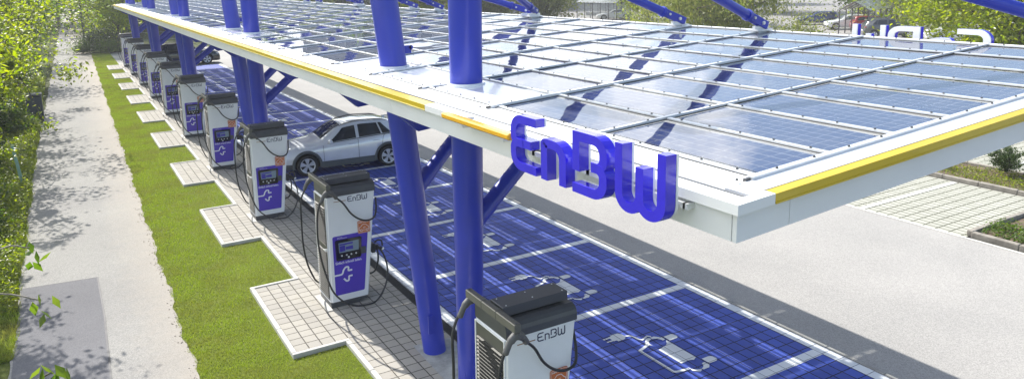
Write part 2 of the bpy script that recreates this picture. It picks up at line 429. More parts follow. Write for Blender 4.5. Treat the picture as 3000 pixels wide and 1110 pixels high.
# EV pictograms painted in every bay
def ev_icon():
    m=MB(); z=.0445
    def poly(pts): m.add([(x,y,z) for x,y in pts],[tuple(range(len(pts)))])
    def arc(cx,cy,r,a0,a1,n=10,ry=None): return [(cx+r*math.cos(math.radians(a0+(a1-a0)*i/n)),cy+(ry or r)*math.sin(math.radians(a0+(a1-a0)*i/n))) for i in range(n+1)]
    # slab (car body) from y=-.87..0 , x 0..0.33 ; local origin at (7.65,8.62)
    # slab between the wheels, notched by the round wheels
    poly([(0,-.06-.14)]+[(0,-.72)]+arc(.14,-.87,.16,110,50,6)+[(.33,-.70),(.33,-.02)]+arc(.14,0,.16,-20,-70,6))
    # front of the body beyond the wheel (towards the plug)
    poly([(-.02,.0)]+arc(.14,0,.13,200,90,8)[0:9]+[(.14,.19),(.08,.20),(.0,.13),(-.06,.06)])
    poly(arc(.14,0,.13,82,-2,8)+[(.33,.01),(.33,.09),(.24,.19),(.16,.19)])
    # rear end
    poly([(.0,-.86)]+arc(.14,-.87,.13,184,268,8)+[(.135,-1.03),(.08,-1.06),(-.01,-.98)])
    poly(arc(.14,-.87,.13,276,352,8)+[(.33,-.88),(.34,-.98),(.28,-1.04),(.16,-1.04)])
    # wheels stick out
    for c in (0.02,-.87):
        poly([(.37,c-.085),(.50,c-.085)]+arc(.50,c-.0,.085,-90,90,10)[1:-1]+[(.50,c+.085),(.37,c+.085)])
    # cabin outline
    m.stroke([(-.03,.02),(-.27,-.06),(-.275,-.12),(-.27,-.84),(-.22,-.87),(-.02,-.90)],.055,z,z+.0006)
    # cable
    P=[(.20,.21),(.16,.26),(.08,.23),(.0,.20),(-.04,.26),(-.05,.36),(-.08,.43),(-.16,.46)]
    m.stroke(P,.035,z,z+.0006)
    # plug head
    poly([(-.36,.62),(-.24,.62)]+arc(-.24,.50,.085,90,-90,8,ry=.12)+[(-.36,.38),(-.36,.42),(-.42,.42),(-.42,.58),(-.36,.58)])
    m.stroke([(-.42,.45),(-.54,.45)],.035,z,z+.0006); m.stroke([(-.42,.55),(-.54,.55)],.035,z,z+.0006)
    return m
ic=ev_icon().build('ev_pictogram_paint',whitepav); ic.location=(7.65,BY+1.70,0); tag(ic,kind='structure')
for k in NB:
    y=BY+BAY*k+1.70
    if k!=0 and y<END-1.5:
        c=ic.copy(); C.objects.link(c); c.location=(7.65,y,0)
# right side: block paving, bed, lines
sheetobj('block_paving',rect(16.96,21.25,8.62,15.0),.004,rightpav)
sheetobj('block_paving',rect(23.35,60,-10,15.0),.004,rightpav)
m=MB(); m.box(16.86,16.96,-15,15.0,-.05,.012); tag(m.build('edge_strip',kerbm),kind='structure')
m=MB()
def fl(x0,x1,y0,y1): m.add([(x0,y0,.009),(x1,y0,.009),(x1,y1,.009),(x0,y1,.009)],[(0,1,2,3)])
fl(17.0,21.2,11.14,11.27); fl(17.0,21.2,13.8,13.93)
for y in (6.0,8.6,11.2,13.8): fl(23.5,28,y-.07,y+.07)
tag(m.build('parking_line_paint',marking),kind='structure')
sheetobj('planting_soil',rect(17.2,22,-12,8.5),.05,soil)
sheetobj('planting_soil',rect(21.4,23.3,-12,15),.055,soil)
m=MB()
def kerbrun(p,q,w=.13,h=.13,step=1.0):
    p=Vector(p);q=Vector(q);L=(q-p).length;d=(q-p)/L;n=Vector((-d.y,d.x));k=0
    while k<L-.01:
        e=min(k+step,L);a=p+d*(k+.006);b=p+d*(e-.006)
        M=Matrix.Translation((a.x,a.y,0))@Matrix.Rotation(math.atan2(d.y,d.x),4,'Z')
        m.bbox(0,(b-a).length,-w/2,w/2,-.1,h+random.uniform(-.006,.006),.014,M=M); k=e
kerbrun((17.12,8.55),(17.0,-12)); kerbrun((17.12,8.62),(21.35,8.62)); kerbrun((21.35,8.62),(21.35,15)); kerbrun((23.35,15),(23.35,-12)); kerbrun((21.35,15.05),(23.35,15.05))
kerbrun((16.9,15.05),(60,15.05))
tag(m.build('bed_kerb',oldkerb),kind='structure')
# concrete patch at mast feet
for my in [9.63+12.336*k for k in range(5)]:
    sheetobj('mast_footing',[(4.30,my-1.05),(4.98,my-1.08),(5.0,my+1.0),(4.35,my+1.08)],PZ+.004,concrete)

# ------------------------------------------------------------------ canopy
NJ=33; YE=GY0+NJ*DY
cano=empty('solar_canopy',(6.8,32,0),'long white solar canopy roof hung from blue masts over the charging bays','canopy')
def cb(name,fn,mats,parent=cano):
    m=WB(); fn(m); return m.build(name,mats,parent)
rng=random.Random(3)
def panel_geo(m,i,j):
    x1=GX0-i*DX-.012; x0=x1-DX+.024; y0=GY0+j*DY+.012; y1=y0+DY-.024
    t=[rng.uniform(-.0035,.0035) for _ in range(4)]
    P=[(x0,y0,t[0]),(x1,y0,t[1]),(x1,y1,t[2]),(x0,y1,t[3])]
    m.hexa([RP(x,y,z-.009) for x,y,z in P]+[RP(x,y,z+.003) for x,y,z in P])
WS={2,3,4}
rest=WB(); cnt=0
for j in range(NJ):
    for i in range(8):
        if i==7 and (j%7) in WS: continue
        if cnt<100:
            m=WB(); panel_geo(m,i,j); m.build('solar_panel',panelm,cano); cnt+=1
        else: panel_geo(rest,i,j)
o=rest.build('solar_panel',panelm,cano); o['kind']='stuff'
# mast positions
MY=[9.63+12.336*k for k in range(5)]
# white sheets round the masts
for kk,my in enumerate(MY):
    for q in WS:
        j=7*kk+q
        if j>=NJ: continue
        def f(m,j=j):
            m.box(GX0-8*DX+.01,GX0-7*DX-.015,GY0+j*DY+.012,GY0+(j+1)*DY-.012,-.006,.006,fn=RP)
        cb('cover_sheet',f,sheet)
# edge sheets on mast side
def f(m):
    for j in range(NJ): m.box(3.56,GX0-8*DX-.03,GY0+j*DY+.006 if j else 3.12,GY0+(j+1)*DY-.006,-.012,.004,fn=RP)
cb('edge_sheet',f,simple('edge_sheet_white',(.74,.75,.76),.4,var=.03))
# glazing bars
def bolts(m,pts):
    for x,y,z in pts:
        p=RP(x,y,z); n=6
        V=[p+Vector((math.cos(2*PI*k/n)*.011,math.sin(2*PI*k/n)*.011,0)) for k in range(n)]+[p+Vector((math.cos(2*PI*k/n)*.007,math.sin(2*PI*k/n)*.007,.012)) for k in range(n)]
        m.add(V,[tuple(range(n,2*n))]+[(k,(k+1)%n,n+(k+1)%n,n+k) for k in range(n)],1)
boltm=simple('bolt_steel',(.10,.10,.10),.4,metal=.7)
for i in range(9):
    def f(m,i=i):
        x=GX0-i*DX
        for j in range(NJ):
            a=GY0+j*DY+.03; b=GY0+(j+1)*DY-.03
            m.box(x-.027,x+.027,a,b,.003,.008,2,fn=RP)
            m.box(x-.019,x+.019,a,b,.008,.022,0,fn=RP)
            if j<13: bolts(m,[(x,a+(b-a)*(k+.5)/5,.022) for k in range(5)])
    cb('glazing_bar',f,[alu,boltm,rubber])
for j in range(NJ+1):
    def f(m,j=j):
        y=GY0+j*DY; big=.006 if j%2==0 else 0
        x0=GX0-8*DX-.10; x1=GX0+.03
        m.box(x0+.05,x1,y-.031-big,y+.031+big,.003,.009,2,fn=RP)
        m.box(x0,x1,y-.019-big,y+.019+big,.009,.030+big,0,fn=RP)
        m.box(x0-.05,x0-.002,y-.012,y+.012,.010,.03,1,fn=RP)
        if j<13: bolts(m,[(x1-.25-k*.385,y,.030+big) for k in range(17)])
    cb('cross_bar',f,[alu,boltm,rubber])
# gutter channel
def f(m):
    m.box(3.50,3.56,3.12,YE+.1,-.05,-.02,fn=RP); m.box(3.545,3.56,3.12,YE+.1,-.02,-.002,fn=RP)
cb('gutter',f,dgrey)
FB=-.275
# fascias (sheets with joints)
def f(m):
    y=3.12
    while y<YE+.1:
        e=min(y+5.6,YE+.15); m.box(3.42,3.45,y+.003,e-.003,FB+.02,.0,fn=RP); y=e
cb('side_fascia',f,white)
def f(m):
    y=3.12
    while y<YE+.1:
        e=min(y+5.6,YE+.15); m.box(10.14,10.17,y+.003,e-.003,FB,-.02,fn=RP); y=e
cb('side_fascia',f,white)
def f(m):
    for a,b in ((3.42,3.90),(3.905,8.3),(8.305,10.17)): m.box(a,b,3.08,3.115,FB+.02,.0,fn=RP)
cb('end_fascia',f,white)
cb('end_fascia',lambda m:m.box(3.42,10.17,YE+.16,YE+.19,FB,.0,fn=RP),white)
# coping: white near the sign, yellow beyond
def cop(m,y0,y1,mi):
    m.box(3.37,3.50,y0,y1,.0,.012,mi,fn=RP); m.box(3.37,3.39,y0,y1,-.055,.0,mi,fn=RP)
def f(m):
    m.box(3.37,3.505,3.03,7.58,.0,.014,fn=RP); m.box(3.37,3.39,3.03,7.58,-.055,.0,fn=RP); m.box(3.39,3.70,3.03,3.05,-.055,.0,fn=RP); m.box(3.505,3.70,3.03,3.115,.0,.014,fn=RP)
cb('white_coping',f,white)
def f(m):
    y=7.583
    while y<YE+.1:
        e=min(y+3.0,YE+.15); cop(m,y+.002,e-.002,0); m.box(3.366,3.37,y+.002,e-.002,-.05,-.042,1,fn=RP); y=e
cb('yellow_coping',f,[yellow,simple('pale_yellow_lip',(.75,.68,.30),.4)])
def f(m):
    x=3.703
    while x<10.1:
        e=min(x+3.0,10.19); m.box(x+.002,e-.002,3.03,3.115,.0,.012,fn=RP); m.box(x+.002,e-.002,3.03,3.05,-.055,.0,fn=RP)
        m.box(x+.002,e-.002,3.024,3.03,-.055,-.043,fn=RP); x=e
cb('yellow_coping',f,yellow)
def f(m):
    m.box(10.10,10.19,3.18,YE+.1,.0,.014,fn=RP); m.box(9.955,10.12,3.18,YE+.1,-.10,-.02,fn=RP); m.box(10.175,10.19,3.18,YE+.1,-.05,.0,fn=RP)  # second box is added below the edge to block a line of sunlight
cb('far_coping_and_light_stop',f,white)
cb('edge_cap',lambda m:m.box(3.56,10.06,3.12,3.32,.0045,.016,fn=RP),alu)
# secondary beams (blue) under the roof
BJ=[3.3,4.65]+[q for k in range(5) for q in ([7*k+7.0,7*k+10.3,7*k+11.65]) if q<NJ]
for q in BJ:
    def f(m,q=q):
        y=GY0+q*DY
        prof=[(3.56,-.22),(3.60,-.32),(3.93,-.64),(9.3,-.40),(10.0,-.2),(10.0,-.04),(3.56,-.04)]
        V=[RP(x,y-.07,z) for x,z in prof]+[RP(x,y+.07,z) for x,z in prof]; n=len(prof)
        m.add(V,[tuple(range(n)),tuple(range(n,2*n))[::-1]]+[(i,(i+1)%n,n+(i+1)%n,n+i) for i in range(n)])
    cb('roof_beam',f,blue)
for i in (0.5,3,5.2,7.9):
    cb('purlin',lambda m,i=i:m.box(GX0-i*DX-.04,GX0-i*DX+.04,3.2,YE,-.13,-.02,fn=RP),simple('purlin_grey',(.45,.47,.49),.5))
# masts, braces, stays
def lerp(a,b,t): return a+(b-a)*t
for k,my in enumerate(MY):
    tops={}
    for nm,sg in (('A',1),('B',-1)):
        base=Vector((4.60 if sg>0 else 4.50,my+sg*.70+(.04 if sg>0 else 0),PZ-.1)); rf=Vector((4.33,my+sg*1.21,4.66)); d=(rf-base)/(rf.z-base.z)
        top=base+d*(7.75-base.z); tops[nm]=base+d*(7.45-base.z)
        def f(m):
            z=[0,.3,1.5,3,4.7,6,7.7]; 
            m.tube([base+d*(a-base.z) if i else base for i,a in enumerate(z)],[.182,.184,.19,.20,.208,.208,.208],40)
            m.tube([top-d*.02,top+d*.03],.22,40)
        mast=cb('mast',f,blue)
        def f(m):
            c=base+d*1.0; 
            m.box(c.x-.05,c.x+.05,c.y-.192,c.y-.17,c.z-.16,c.z+.12)
        # foot hatch as shallow raised plate, collar flashing at roof, lug
        cb('mast_hatch',lambda m:m.box(base.x-.17,base.x-.09,base.y-.172,base.y-.150,.45,.75),blue)
        cb('roof_collar',lambda m:m.tube([rf+Vector((0,0,-.06)),rf+Vector((0,0,.035))],.245,32),sheet)
        if sg>0: cb('mast_lug',lambda m:(m.box(rf.x+.19,rf.x+.30,rf.y-.012,rf.y+.012,4.86,4.98),m.tube([(rf.x+.30,rf.y-.012,4.95),(rf.x+.30,rf.y+.012,4.95)],.035,14)),blue)
        # brace under the roof
        b0=base+d*2.70; b1=RP(6.9,my+(1.87 if sg>0 else -.50),-.3)
        def f(m):
            m.tube([b0,lerp(b0,b1,.15)],.125,22); m.tube([lerp(b0,b1,.152),b1],.112,22)
            for t in (.2,.3,.4,.5): m.tube([lerp(b0,b1,t),lerp(b0,b1,t+.004)],.116,22)
        cb('brace',f,blue)
        # stays to the far edge
        yb=GY0+(7*k+(3.0 if sg<0 else 4.1))*DY; tgt=RP(9.98,yb,.14)
        ends=[tgt]
        yf=GY0+(7*k+(0.05 if sg<0 else 7.0))*DY
        if yf<YE: ends.append(RP(9.95,yf+(.12 if sg<0 else -.12),.16))
        for e in ends:
            dd=(e-tops[nm]); L=dd.length; dd/=L
            def f(m,e=e,dd=dd):
                m.tube([tops[nm],e-dd*.42],.078,20); m.tube([e-dd*.46,e-dd*.40],.098,20); m.tube([e-dd*.40,e-dd*.3],[.078,.03],20)
            st=cb('stay_rod',f,blue)
            def f(m,e=e,dd=dd):
                M=Matrix.Translation(e)@dd.to_track_quat('X','Z').to_matrix().to_4x4()
                m.bbox(-.42,.10,-.05,-.03,-.07,.07,.008,M=M); m.bbox(-.42,.10,.03,.05,-.07,.07,.008,M=M)
                m.tube([M@Vector((-.05,-.075,0)),M@Vector((-.05,.075,0))],.03,12,1); m.tube([M@Vector((-.30,-.075,0)),M@Vector((-.30,.075,0))],.022,12,1)
            cb('clevis',f,[blue,alu])
            def f(m,e=e):
                m.box(e.x-.22,e.x+.14,e.y-.10,e.y+.10,zr(e.x)+.03,zr(e.x)+.055); m.box(e.x-.14,e.x+.08,e.y-.06,e.y+.06,zr(e.x)-.15,zr(e.x)+.03)
                m.box(e.x-.2,e.x+.12,e.y-.03,e.y+.03,zr(e.x)+.055,zr(e.x)+.11)
            cb('stay_bracket',f,alu)

# ------------------------------------------------------------------ brand sign letters
def rc(pts,r,n=7):   # round the corners of a polyline
    out=[pts[0]]
    for i in range(1,len(pts)-1):
        p=Vector(pts[i]); a=Vector(pts[i-1])-p; b=Vector(pts[i+1])-p
        rad=r[i] if isinstance(r,(list,tuple)) else r
        if rad<=0: out.append(tuple(p)); continue
        ang=a.angle(b); t=min(rad/math.tan(ang/2),a.length*.49 if i>1 else a.length*.99,b.length*.49 if i<len(pts)-2 else b.length*.99); 
        rad=t*math.tan(ang/2)
        s=p+a.normalized()*t; e=p+b.normalized()*t; c=p+(a.normalized()+b.normalized()).normalized()*(rad/math.sin(ang/2))
        a0=math.atan2(s.y-c.y,s.x-c.x); a1=math.atan2(e.y-c.y,e.x-c.x)
        while a1-a0>PI: a1-=2*PI
        while a1-a0<-PI: a1+=2*PI
        for k in range(n+1): w=a0+(a1-a0)*k/n; out.append((c.x+rad*math.cos(w),c.y+rad*math.sin(w)))
    out.append(pts[-1]); return out
def glyphs():
    """stroke centre lines in a box 1 high; (advance width, list of (points, overlap rank))"""
    t=.152; h=t/2
    E=(.72,[(rc([(.70,1-h),(h,1-h),(h,.5),(.56,.5)],[0,.26,.12,0]),0),(rc([(.34,.5-.005),(h,.5-.001),(h,h),(.70,h)],[0,.12,.26,0]),1)])
    n=(.58,[(rc([(h,0),(h,.72-h),(.58-h,.72-h),(.58-h,0)],[0,.03,.24,0]),0)])
    B=(.72,[(rc([(h,.36),(h,1-h),(.72-h,1-h),(.72-h,.5),(.40,.5)],[0,.0,.26,.14,0]),0),(rc([(.40,.5-.005),(.72-h,.5-.001),(.72-h,h),(.0,h)],[0,.14,.26,0]),1)])
    W=(.98,[(rc([(h,1),(h,h),(.49,h),(.49,.72)],[0,.24,.24,0]),0),(rc([(.494,.34),(.494,h),(.98-h,h),(.98-h,1)],[0,.24,.24,0]),1)])
    return t,{'E':E,'n':n,'B':B,'W':W}
def bevel_mesh(o,w=.006):
    md=o.modifiers.new('bevel','BEVEL'); md.width=w; md.segments=2; md.limit_method='ANGLE'; md.angle_limit=math.radians(50)
sgn_pos={'E':(5.42,5.01),'n':(4.95,4.60),'B':(4.51,4.09),'W':(4.00,3.48)}
def sign(xf,dr,label,zoff,ymap):
    t,G=glyphs()
    root=empty('brand_sign',(xf,5.0,zr(xf)-.1),label,'sign','raised EnBW letter signs on the canopy edges')
    bz=(4.385 if dr<0 else 4.70); DP=(.088 if dr<0 else .065)
    H=.475
    for ch in 'EnBW':
        wd,paths=G[ch]; ya,yb=ymap[ch]   # ya start (letter's left), yb end
        for_front=[]
        m=WB()
        # local glyph (gx 0..wd, gy 0..1) -> world: y = ya + (yb-ya)*gx/wd ; z = bz + gy*H ; depth along x
        def Mx(x,y,z): pass
        for pts,rk in paths:
            mm=MB(); mm.stroke(pts,t,0,1)
            V=[]
            for gx,gy,gz in mm.v:
                x=xf+dr*(.004*(0 if rk==0 else .6))*(1 if gz>.5 else 1)+ (0 if gz>.5 else -dr*DP)
                V.append((x, ya+(yb-ya)*gx/wd, bz+gy*H))
            m.add(V,mm.f)
        o=m.build('letter_'+{'E':'e','n':'n','B':'b','W':'w'}[ch],letterm,root)
        o['label']='violet letter %s'%ch
        # white back tray
        m=WB()
        for pts,rk in paths:
            mm=MB(); mm.stroke(pts,t*.97,0,1); V=[]
            for gx,gy,gz in mm.v:
                x=xf-dr*(DP+.001) + (0 if gz>.5 else -dr*.02)-dr*(.002*rk)
                V.append((x, ya+(yb-ya)*gx/wd, bz+gy*H))
            m.add(V,mm.f)
        m.build('letter_back',chwhite,root)
    # support rails and brackets
    m=WB()
    xb=xf-dr*.15
    m.box(min(xb,xb-dr*.04),max(xb,xb-dr*.04),3.46,5.42,bz+.10,bz+.14); 
    for y in (3.46,4.06,4.52,5.0,5.3): m.box(min(xb,xf-dr*.24),max(xb,xf-dr*.24),y-.02,y+.02,bz+.10,bz+.14)
    m.build('support_rail',alu,root)
    m=WB()
    y0,y1=(5.46,6.80) if dr<0 else (3.2,3.2)
    if dr<0:
        m.bbox(xf-.004,xf+.085,y0,y1,4.605,4.665,.014); m.build('line_bar',gold,root)
        m=WB(); m.box(xf+.086,3.42,5.7,5.74,4.54,4.64); m.box(xf+.086,3.42,6.5,6.54,4.54,4.64); m.build('bar_bracket',white,root)
    return root
sign(3.20,-1,'raised violet EnBW lettering with amber bar on the near left canopy edge',0,sgn_pos)
# far sign: faces away from the camera, E at the smallest y
farpos={'E':(5.19,5.64),'n':(5.69,6.06),'B':(6.14,6.62),'W':(6.66,7.20)}
sign(10.42,1,'EnBW letters seen from their white backs on the far canopy edge',0,farpos)

# ------------------------------------------------------------------ chargers
def text_mesh(s,size,ext=.0008):
    cu=bpy.data.curves.new('t','FONT'); cu.body=s; cu.size=size; cu.extrude=ext; cu.offset=size*.012
    o=bpy.data.objects.new('t',cu); C.objects.link(o); dg=bpy.context.evaluated_depsgraph_get(); dg.update()
    me=bpy.data.meshes.new_from_object(o.evaluated_get(dg)); bpy.data.objects.remove(o)
    return me
def text_into(m,s,size,x,z,y,width=None,mi=0):
    me=text_mesh(s,size); vs=[v.co.copy() for v in me.vertices]; w=max(v.x for v in vs)-min(v.x for v in vs)
    k=1 if width is None else width/w
    m.add([(x+v.x*k,y-v.z,z+v.y) for v in vs],[tuple(p.vertices) for p in me.polygons],mi)
    bpy.data.meshes.remove(me)
FRM=Matrix(((1,0,0,0),(0,0,-1,0),(0,1,0,0),(0,0,0,1)))   # xy -> xz, z -> -y (towards the viewer)
def FM(y): return Matrix.Translation((0,y,0))@FRM
def smoothpath(P,n=6):
    P=[Vector(p) for p in P]; out=[]
    for i in range(len(P)-1):
        p0=P[max(i-1,0)];p1=P[i];p2=P[i+1];p3=P[min(i+2,len(P)-1)]
        for k in range(n):
            t=k/n; out.append(.5*((2*p1)+(-p0+p2)*t+(2*p0-5*p1+4*p2-p3)*t*t+(-p0+3*p1-3*p2+p3)*t**3))
    out.append(P[-1]); return out
def make_charger():
    r=empty('charging_station',(3.66,12.83,PZ),'x','charging station','white rapid chargers standing in a row beside the bays')
    # body: white shell, flared to the right
    D=.70
    def xr(z): return .72+.235*max(0,(z-.12))/2.0 if z>.12 else .72
    m=MB()
    zs=[.12,.6,1.2,1.7,2.12]
    V=[];F=[]
    def ring(z,y0=0,c=.025):
        x1=xr(z); x0=.0+.03*(z/2.1)
        return [(x0+c,y0,z),(x1-c,y0,z),(x1,y0+c,z),(x1,D-c,z),(x1-c,D,z),(x0+c,D,z),(x0,D-c,z),(x0,y0+c,z)]
    for z in zs: V+=ring(z)
    for i in range(len(zs)-1):
        for k in range(8): F.append((8*i+k,8*i+(k+1)%8,8*i+8+(k+1)%8,8*i+8+k))
    F.append(tuple(range(8))[::-1]); F.append(tuple(range(8*len(zs)-8,8*len(zs))))
    m.add(V,F); body=m.build('housing',chwhite,r)
    # plinth
    m=MB(); m.bbox(.0,.56,.035,D-.02,-.03,.119,.008); m.bbox(.56,.70,.035,D-.02,.04,.119,.008); m.build('plinth',dgrey,r)
    m=MB(); m.box(-.10,.0,-.06,D+.05,-.02,.012); m.build('base_slab',kerbm,r)
    # dark top, rounded front edge
    m=MB(); x0=.03; x1=xr(2.12)+.005
    prof=[(-.012,2.122),(-.012,2.20),(0,2.245),(.03,2.28),(.08,2.30),(D,2.275),(D,2.122)]
    n=len(prof); V=[(x0,y,z) for y,z in prof]+[(x1,y,z) for y,z in prof]
    m.add(V,[tuple(range(n)),tuple(range(n,2*n))[::-1]]+[(i,(i+1)%n,n+(i+1)%n,n+i) for i in range(n)])
    m.build('top_cover',dgrey,r)
    # cable beam
    m=MB(); m.bbox(.08,.93,.13,.42,2.315,2.425,.006); 
    for bx,by in ((.14,.17),(.14,.38),(.5,.2),(.5,.36),(.88,.17),(.88,.38)): m.tube([(bx,by,2.424),(bx,by,2.43)],.008,8,1)
    m.build('cable_beam',[dgrey,alu],r)
    m=MB(); m.box(.2,.8,.2,.36,2.28,2.32); m.build('beam_foot',rubber,r)
    m=MB()
    for a,b in ((-.30,.10),(.104,.42),(.424,.80)): m.bbox(-.035,.045,a,b,2.335,2.43,.006)
    for y in (-.27,.77): m.tube([(.005,y,2.429),(.005,y,2.437)],.014,10,1)
    m.build('cable_arm',[taupe,dgrey],r)
    # louvred side
    m=MB()
    xl=lambda z:.03*(z/2.1)
    def sb(y0,y1,z0,z1,px0=-.012,px1=.0,mi=0):
        m.hexa([(xl(z0)+px0,y0,z0),(xl(z0)+px1,y0,z0),(xl(z0)+px1,y1,z0),(xl(z0)+px0,y1,z0),(xl(z1)+px0,y0,z1),(xl(z1)+px1,y0,z1),(xl(z1)+px1,y1,z1),(xl(z1)+px0,y1,z1)],mi)
    sb(.015,.03,.13,2.10,-.016,0,1); sb(.67,.685,.13,2.10,-.016,0,1); sb(.03,.67,2.085,2.10,-.016,0,1); sb(.03,.67,.13,.145,-.016,0,1)
    sb(.03,.67,.145,2.085,-.004,.0,0)
    m.build('side_frame',[taupe,chwhite],r)
    m=MB()
    z=.19
    while z<1.93:
        if abs(z-1.13)>.05:
            x=xl(z); m.hexa([(x-.006,.07,z),(x-.004,.07,z-.004),(x-.004,.63,z-.004),(x-.006,.63,z),(x-.030,.07,z+.022),(x-.006,.07,z+.030),(x-.006,.63,z+.030),(x-.030,.63,z+.022)])
        z+=.046
    m.build('louvre_grille',simple('louvre_metal',(.036,.036,.030),.6,metal=.1),r)
    m=MB(); 
    for i,zz in enumerate([.19+.046*k for k in range(38)]):
        x=xl(zz); m.hexa([(x-.0045,.065,zz-.012),(x-.004,.065,zz-.012),(x-.004,.635,zz-.012),(x-.0045,.635,zz-.012),(x-.0055,.065,zz-.004),(x-.004,.065,zz-.004),(x-.004,.635,zz-.004),(x-.0055,.635,zz-.004)])
    m.build('vent_slot',rubber,r)
    m=MB(); m.box(.012,-.030,.055,.085,1.11,1.15); m.box(-.032,-.02,.05,.16,1.12,1.135); m.build('side_latch',alu,r)
    # front graphics
    m=MB(); m.prism(rc([(.3,1.375),(.775,1.375),(.645,.24),(.09,.24),(.10,1.375),(.3,1.375)],[0,.03,.03,.03,.03,0],4)[:-1],0,.003,M=FM(0)); fp=m.build('front_foil',purple,r)
    m=MB(); m.prism(rc([(.3,1.30),(.645,1.30),(.615,.905),(.145,.905),(.14,1.30),(.3,1.30)],[0,.03,.03,.03,.03,0],4)[:-1],.003,.018,M=FM(0))
    disp=m.build('display_panel',blackgl,r)
    m=MB(); m.prism([(.20,1.245),(.585,1.245),(.575,1.055),(.205,1.055)],.018,.0195,M=FM(0)); m.build('screen',screenm,disp)
    m=MB(); m.prism([(.215,1.225),(.47,1.225),(.47,1.195),(.215,1.195)],.0195,.0205,M=FM(0)); m.prism([(.215,1.185),(.32,1.185),(.32,1.075),(.215,1.075)],.0195,.0205,M=FM(0)); m.prism([(.33,1.15),(.47,1.16),(.47,1.09),(.33,1.10)],.0195,.0205,M=FM(0)); m.build('screen_graphic',screenblue,disp)
    m=MB()
    for x in (.25,.34,.43,.52): m.tube([(x,-.018,.995),(x,-.024,.995)],.016,14)
    m.box(.36,.395,-.0195,-.018,.93,.965)
    m.build('button',alu,disp)
    m=MB(); text_into(m,'Einfach schnell laden.',.07,.125,.835,-.0035,width=.50); 
    for z in (1.335,1.325): pass
    text_into(m,'Direkt laden',.018,.19,1.338,-.0035); text_into(m,'Einfach schnell und sicher',.018,.19,1.318,-.0035)
    m.build('front_lettering',whiteprint,r)
    m=MB()
    m.stroke(rc([(.092,.63),(.24,.63),(.265,.71),(.31,.76),(.365,.755),(.355,.68),(.43,.685)],[0,.04,.05,.04,.02,.012,0],3),.032,.003,.0045,M=FM(0))
    m.stroke(rc([(.43,.575),(.362,.572),(.354,.49),(.31,.485),(.262,.545)],[0,.012,.02,.03,0],3),.032,.003,.0045,M=FM(0))
    m.build('plug_logo',whiteprint,r)
    m=MB(); m.bbox(.615,.715,-.022,0,.955,1.09,.008); m.build('card_reader',dgrey,r)
    m=MB(); m.prism(rc([(.7,1.59),(.83,1.59),(.825,1.345),(.585,1.345),(.585,1.59),(.7,1.59)],[0,.025,.025,.025,.025,0],4)[:-1],.0035,.0045,M=FM(0)); st=m.build('sticker',[orange],r)
    m=MB(); m.stroke(rc([(.60,1.575),(.815,1.575),(.81,1.36),(.60,1.36)],.01,2),.004,.0045,.0052,M=FM(0),closed=True)
    m.stroke(rc([(.63,1.40),(.61,1.42),(.615,1.46),(.65,1.475),(.68,1.51),(.74,1.51),(.775,1.47),(.80,1.455),(.80,1.41),(.79,1.405)],.012,3),.0075,.0045,.0053,M=FM(0))
    for cx in (.653,.765): m.stroke([(cx+.02*math.cos(a*PI/6),1.40+.02*math.sin(a*PI/6)) for a in range(12)],.007,.0045,.0053,M=FM(0),closed=True)
    m.stroke([(.68,1.40),(.742,1.402)],.007,.0045,.0053,M=FM(0)); m.stroke([(.685,1.445),(.71,1.46),(.735,1.46)],.006,.0045,.0053,M=FM(0)); m.stroke([(.735,1.445),(.71,1.435),(.69,1.43)],.006,.0045,.0053,M=FM(0))
    text_into(m,'EnBW mobility+',.030,.61,1.543,-.0048,width=.19)
    m.build('sticker_print',whiteprint,st)
    t,G=glyphs(); m=MB(); x=.425
    for ch,w in (('E',.088),('n',.070),('B',.085),('W',.105)):
        wd,paths=G[ch]
        for pts,rk in paths:
            mm=MB(); mm.stroke([(p[0]/wd*w+x,1.985+p[1]*.105) for p in pts],.0135,.0025,.0035+.0005*rk,M=FM(0)); m.add(mm.v,mm.f)
        x+=w+.010
    m.build('brand_logo',navy,r)
    m=MB(); m.box(.17,.40,-.0035,0,2.018,2.028); m.build('logo_line',simple('copper_print',(.33,.17,.07),.4),r)
    # cables  (local = measured - (3.66,12.83))
    m=MB()
    def cab(P,r_=.017): m.tube(smoothpath(P),r_,10)
    yN=-.27
    c1=[(.02,yN,2.27),(.11,-.22,2.20),(.29,-.15,2.03),(.44,-.10,1.80),(.59,-.09,1.66),(.75,-.09,1.60),(.89,-.08,1.64),(.965,.0,1.78),(1.0,.10,1.95)]
    cab(c1)
    c2=[(-.01,yN,2.28),(-.10,-.24,2.2),(-.19,-.23,1.97),(-.22,-.22,1.65),(-.21,-.2,1.33),(-.17,-.2,1.0),(-.10,-.2,.69),(.0,-.2,.40),(.16,-.22,.20),(.38,-.24,.07),(.60,-.25,.04),(.78,-.23,.06),(.96,-.15,.20),(1.09,-.06,.42),(1.11,.0,.64),(1.06,.05,.86),(.97,.09,.98)]
    cab(c2)
    c3=[(.0,.76,2.28),(-.10,.76,2.17),(-.22,.74,1.94),(-.25,.7,1.58),(-.26,.68,1.14),(-.22,.66,.75),(-.13,.66,.46),(-.04,.72,.30),(.1,.8,.22),(.4,.86,.2),(.7,.8,.22),(.86,.6,.28),(.97,.35,.40),(1.02,.25,.60),(1.02,.2,.80),(.99,.15,.92)]
    cab(c3)
    m.build('charging_cable',cable,r)
    clm=simple('clamp_grey',(.09,.09,.09),.5)
    for y in (.76,yN):
        m=MB()
        m.tube([(0,y,2.335),(0,y,2.27)],[.045,.05],12)
        m.tube(smoothpath([(.0,y,2.31),(-.08,y,2.24),(-.14,y,2.12)]),[.045]*6+[.035]*6+[.022],12)
        if y>0: m.build('cable_clamp',clm,r)
    m.tube(smoothpath([(.0,yN,2.31),(.09,yN+.03,2.25),(.17,yN+.07,2.14)]),[.045]*6+[.035]*6+[.022],12)
    m.build('cable_clamp',clm,r)
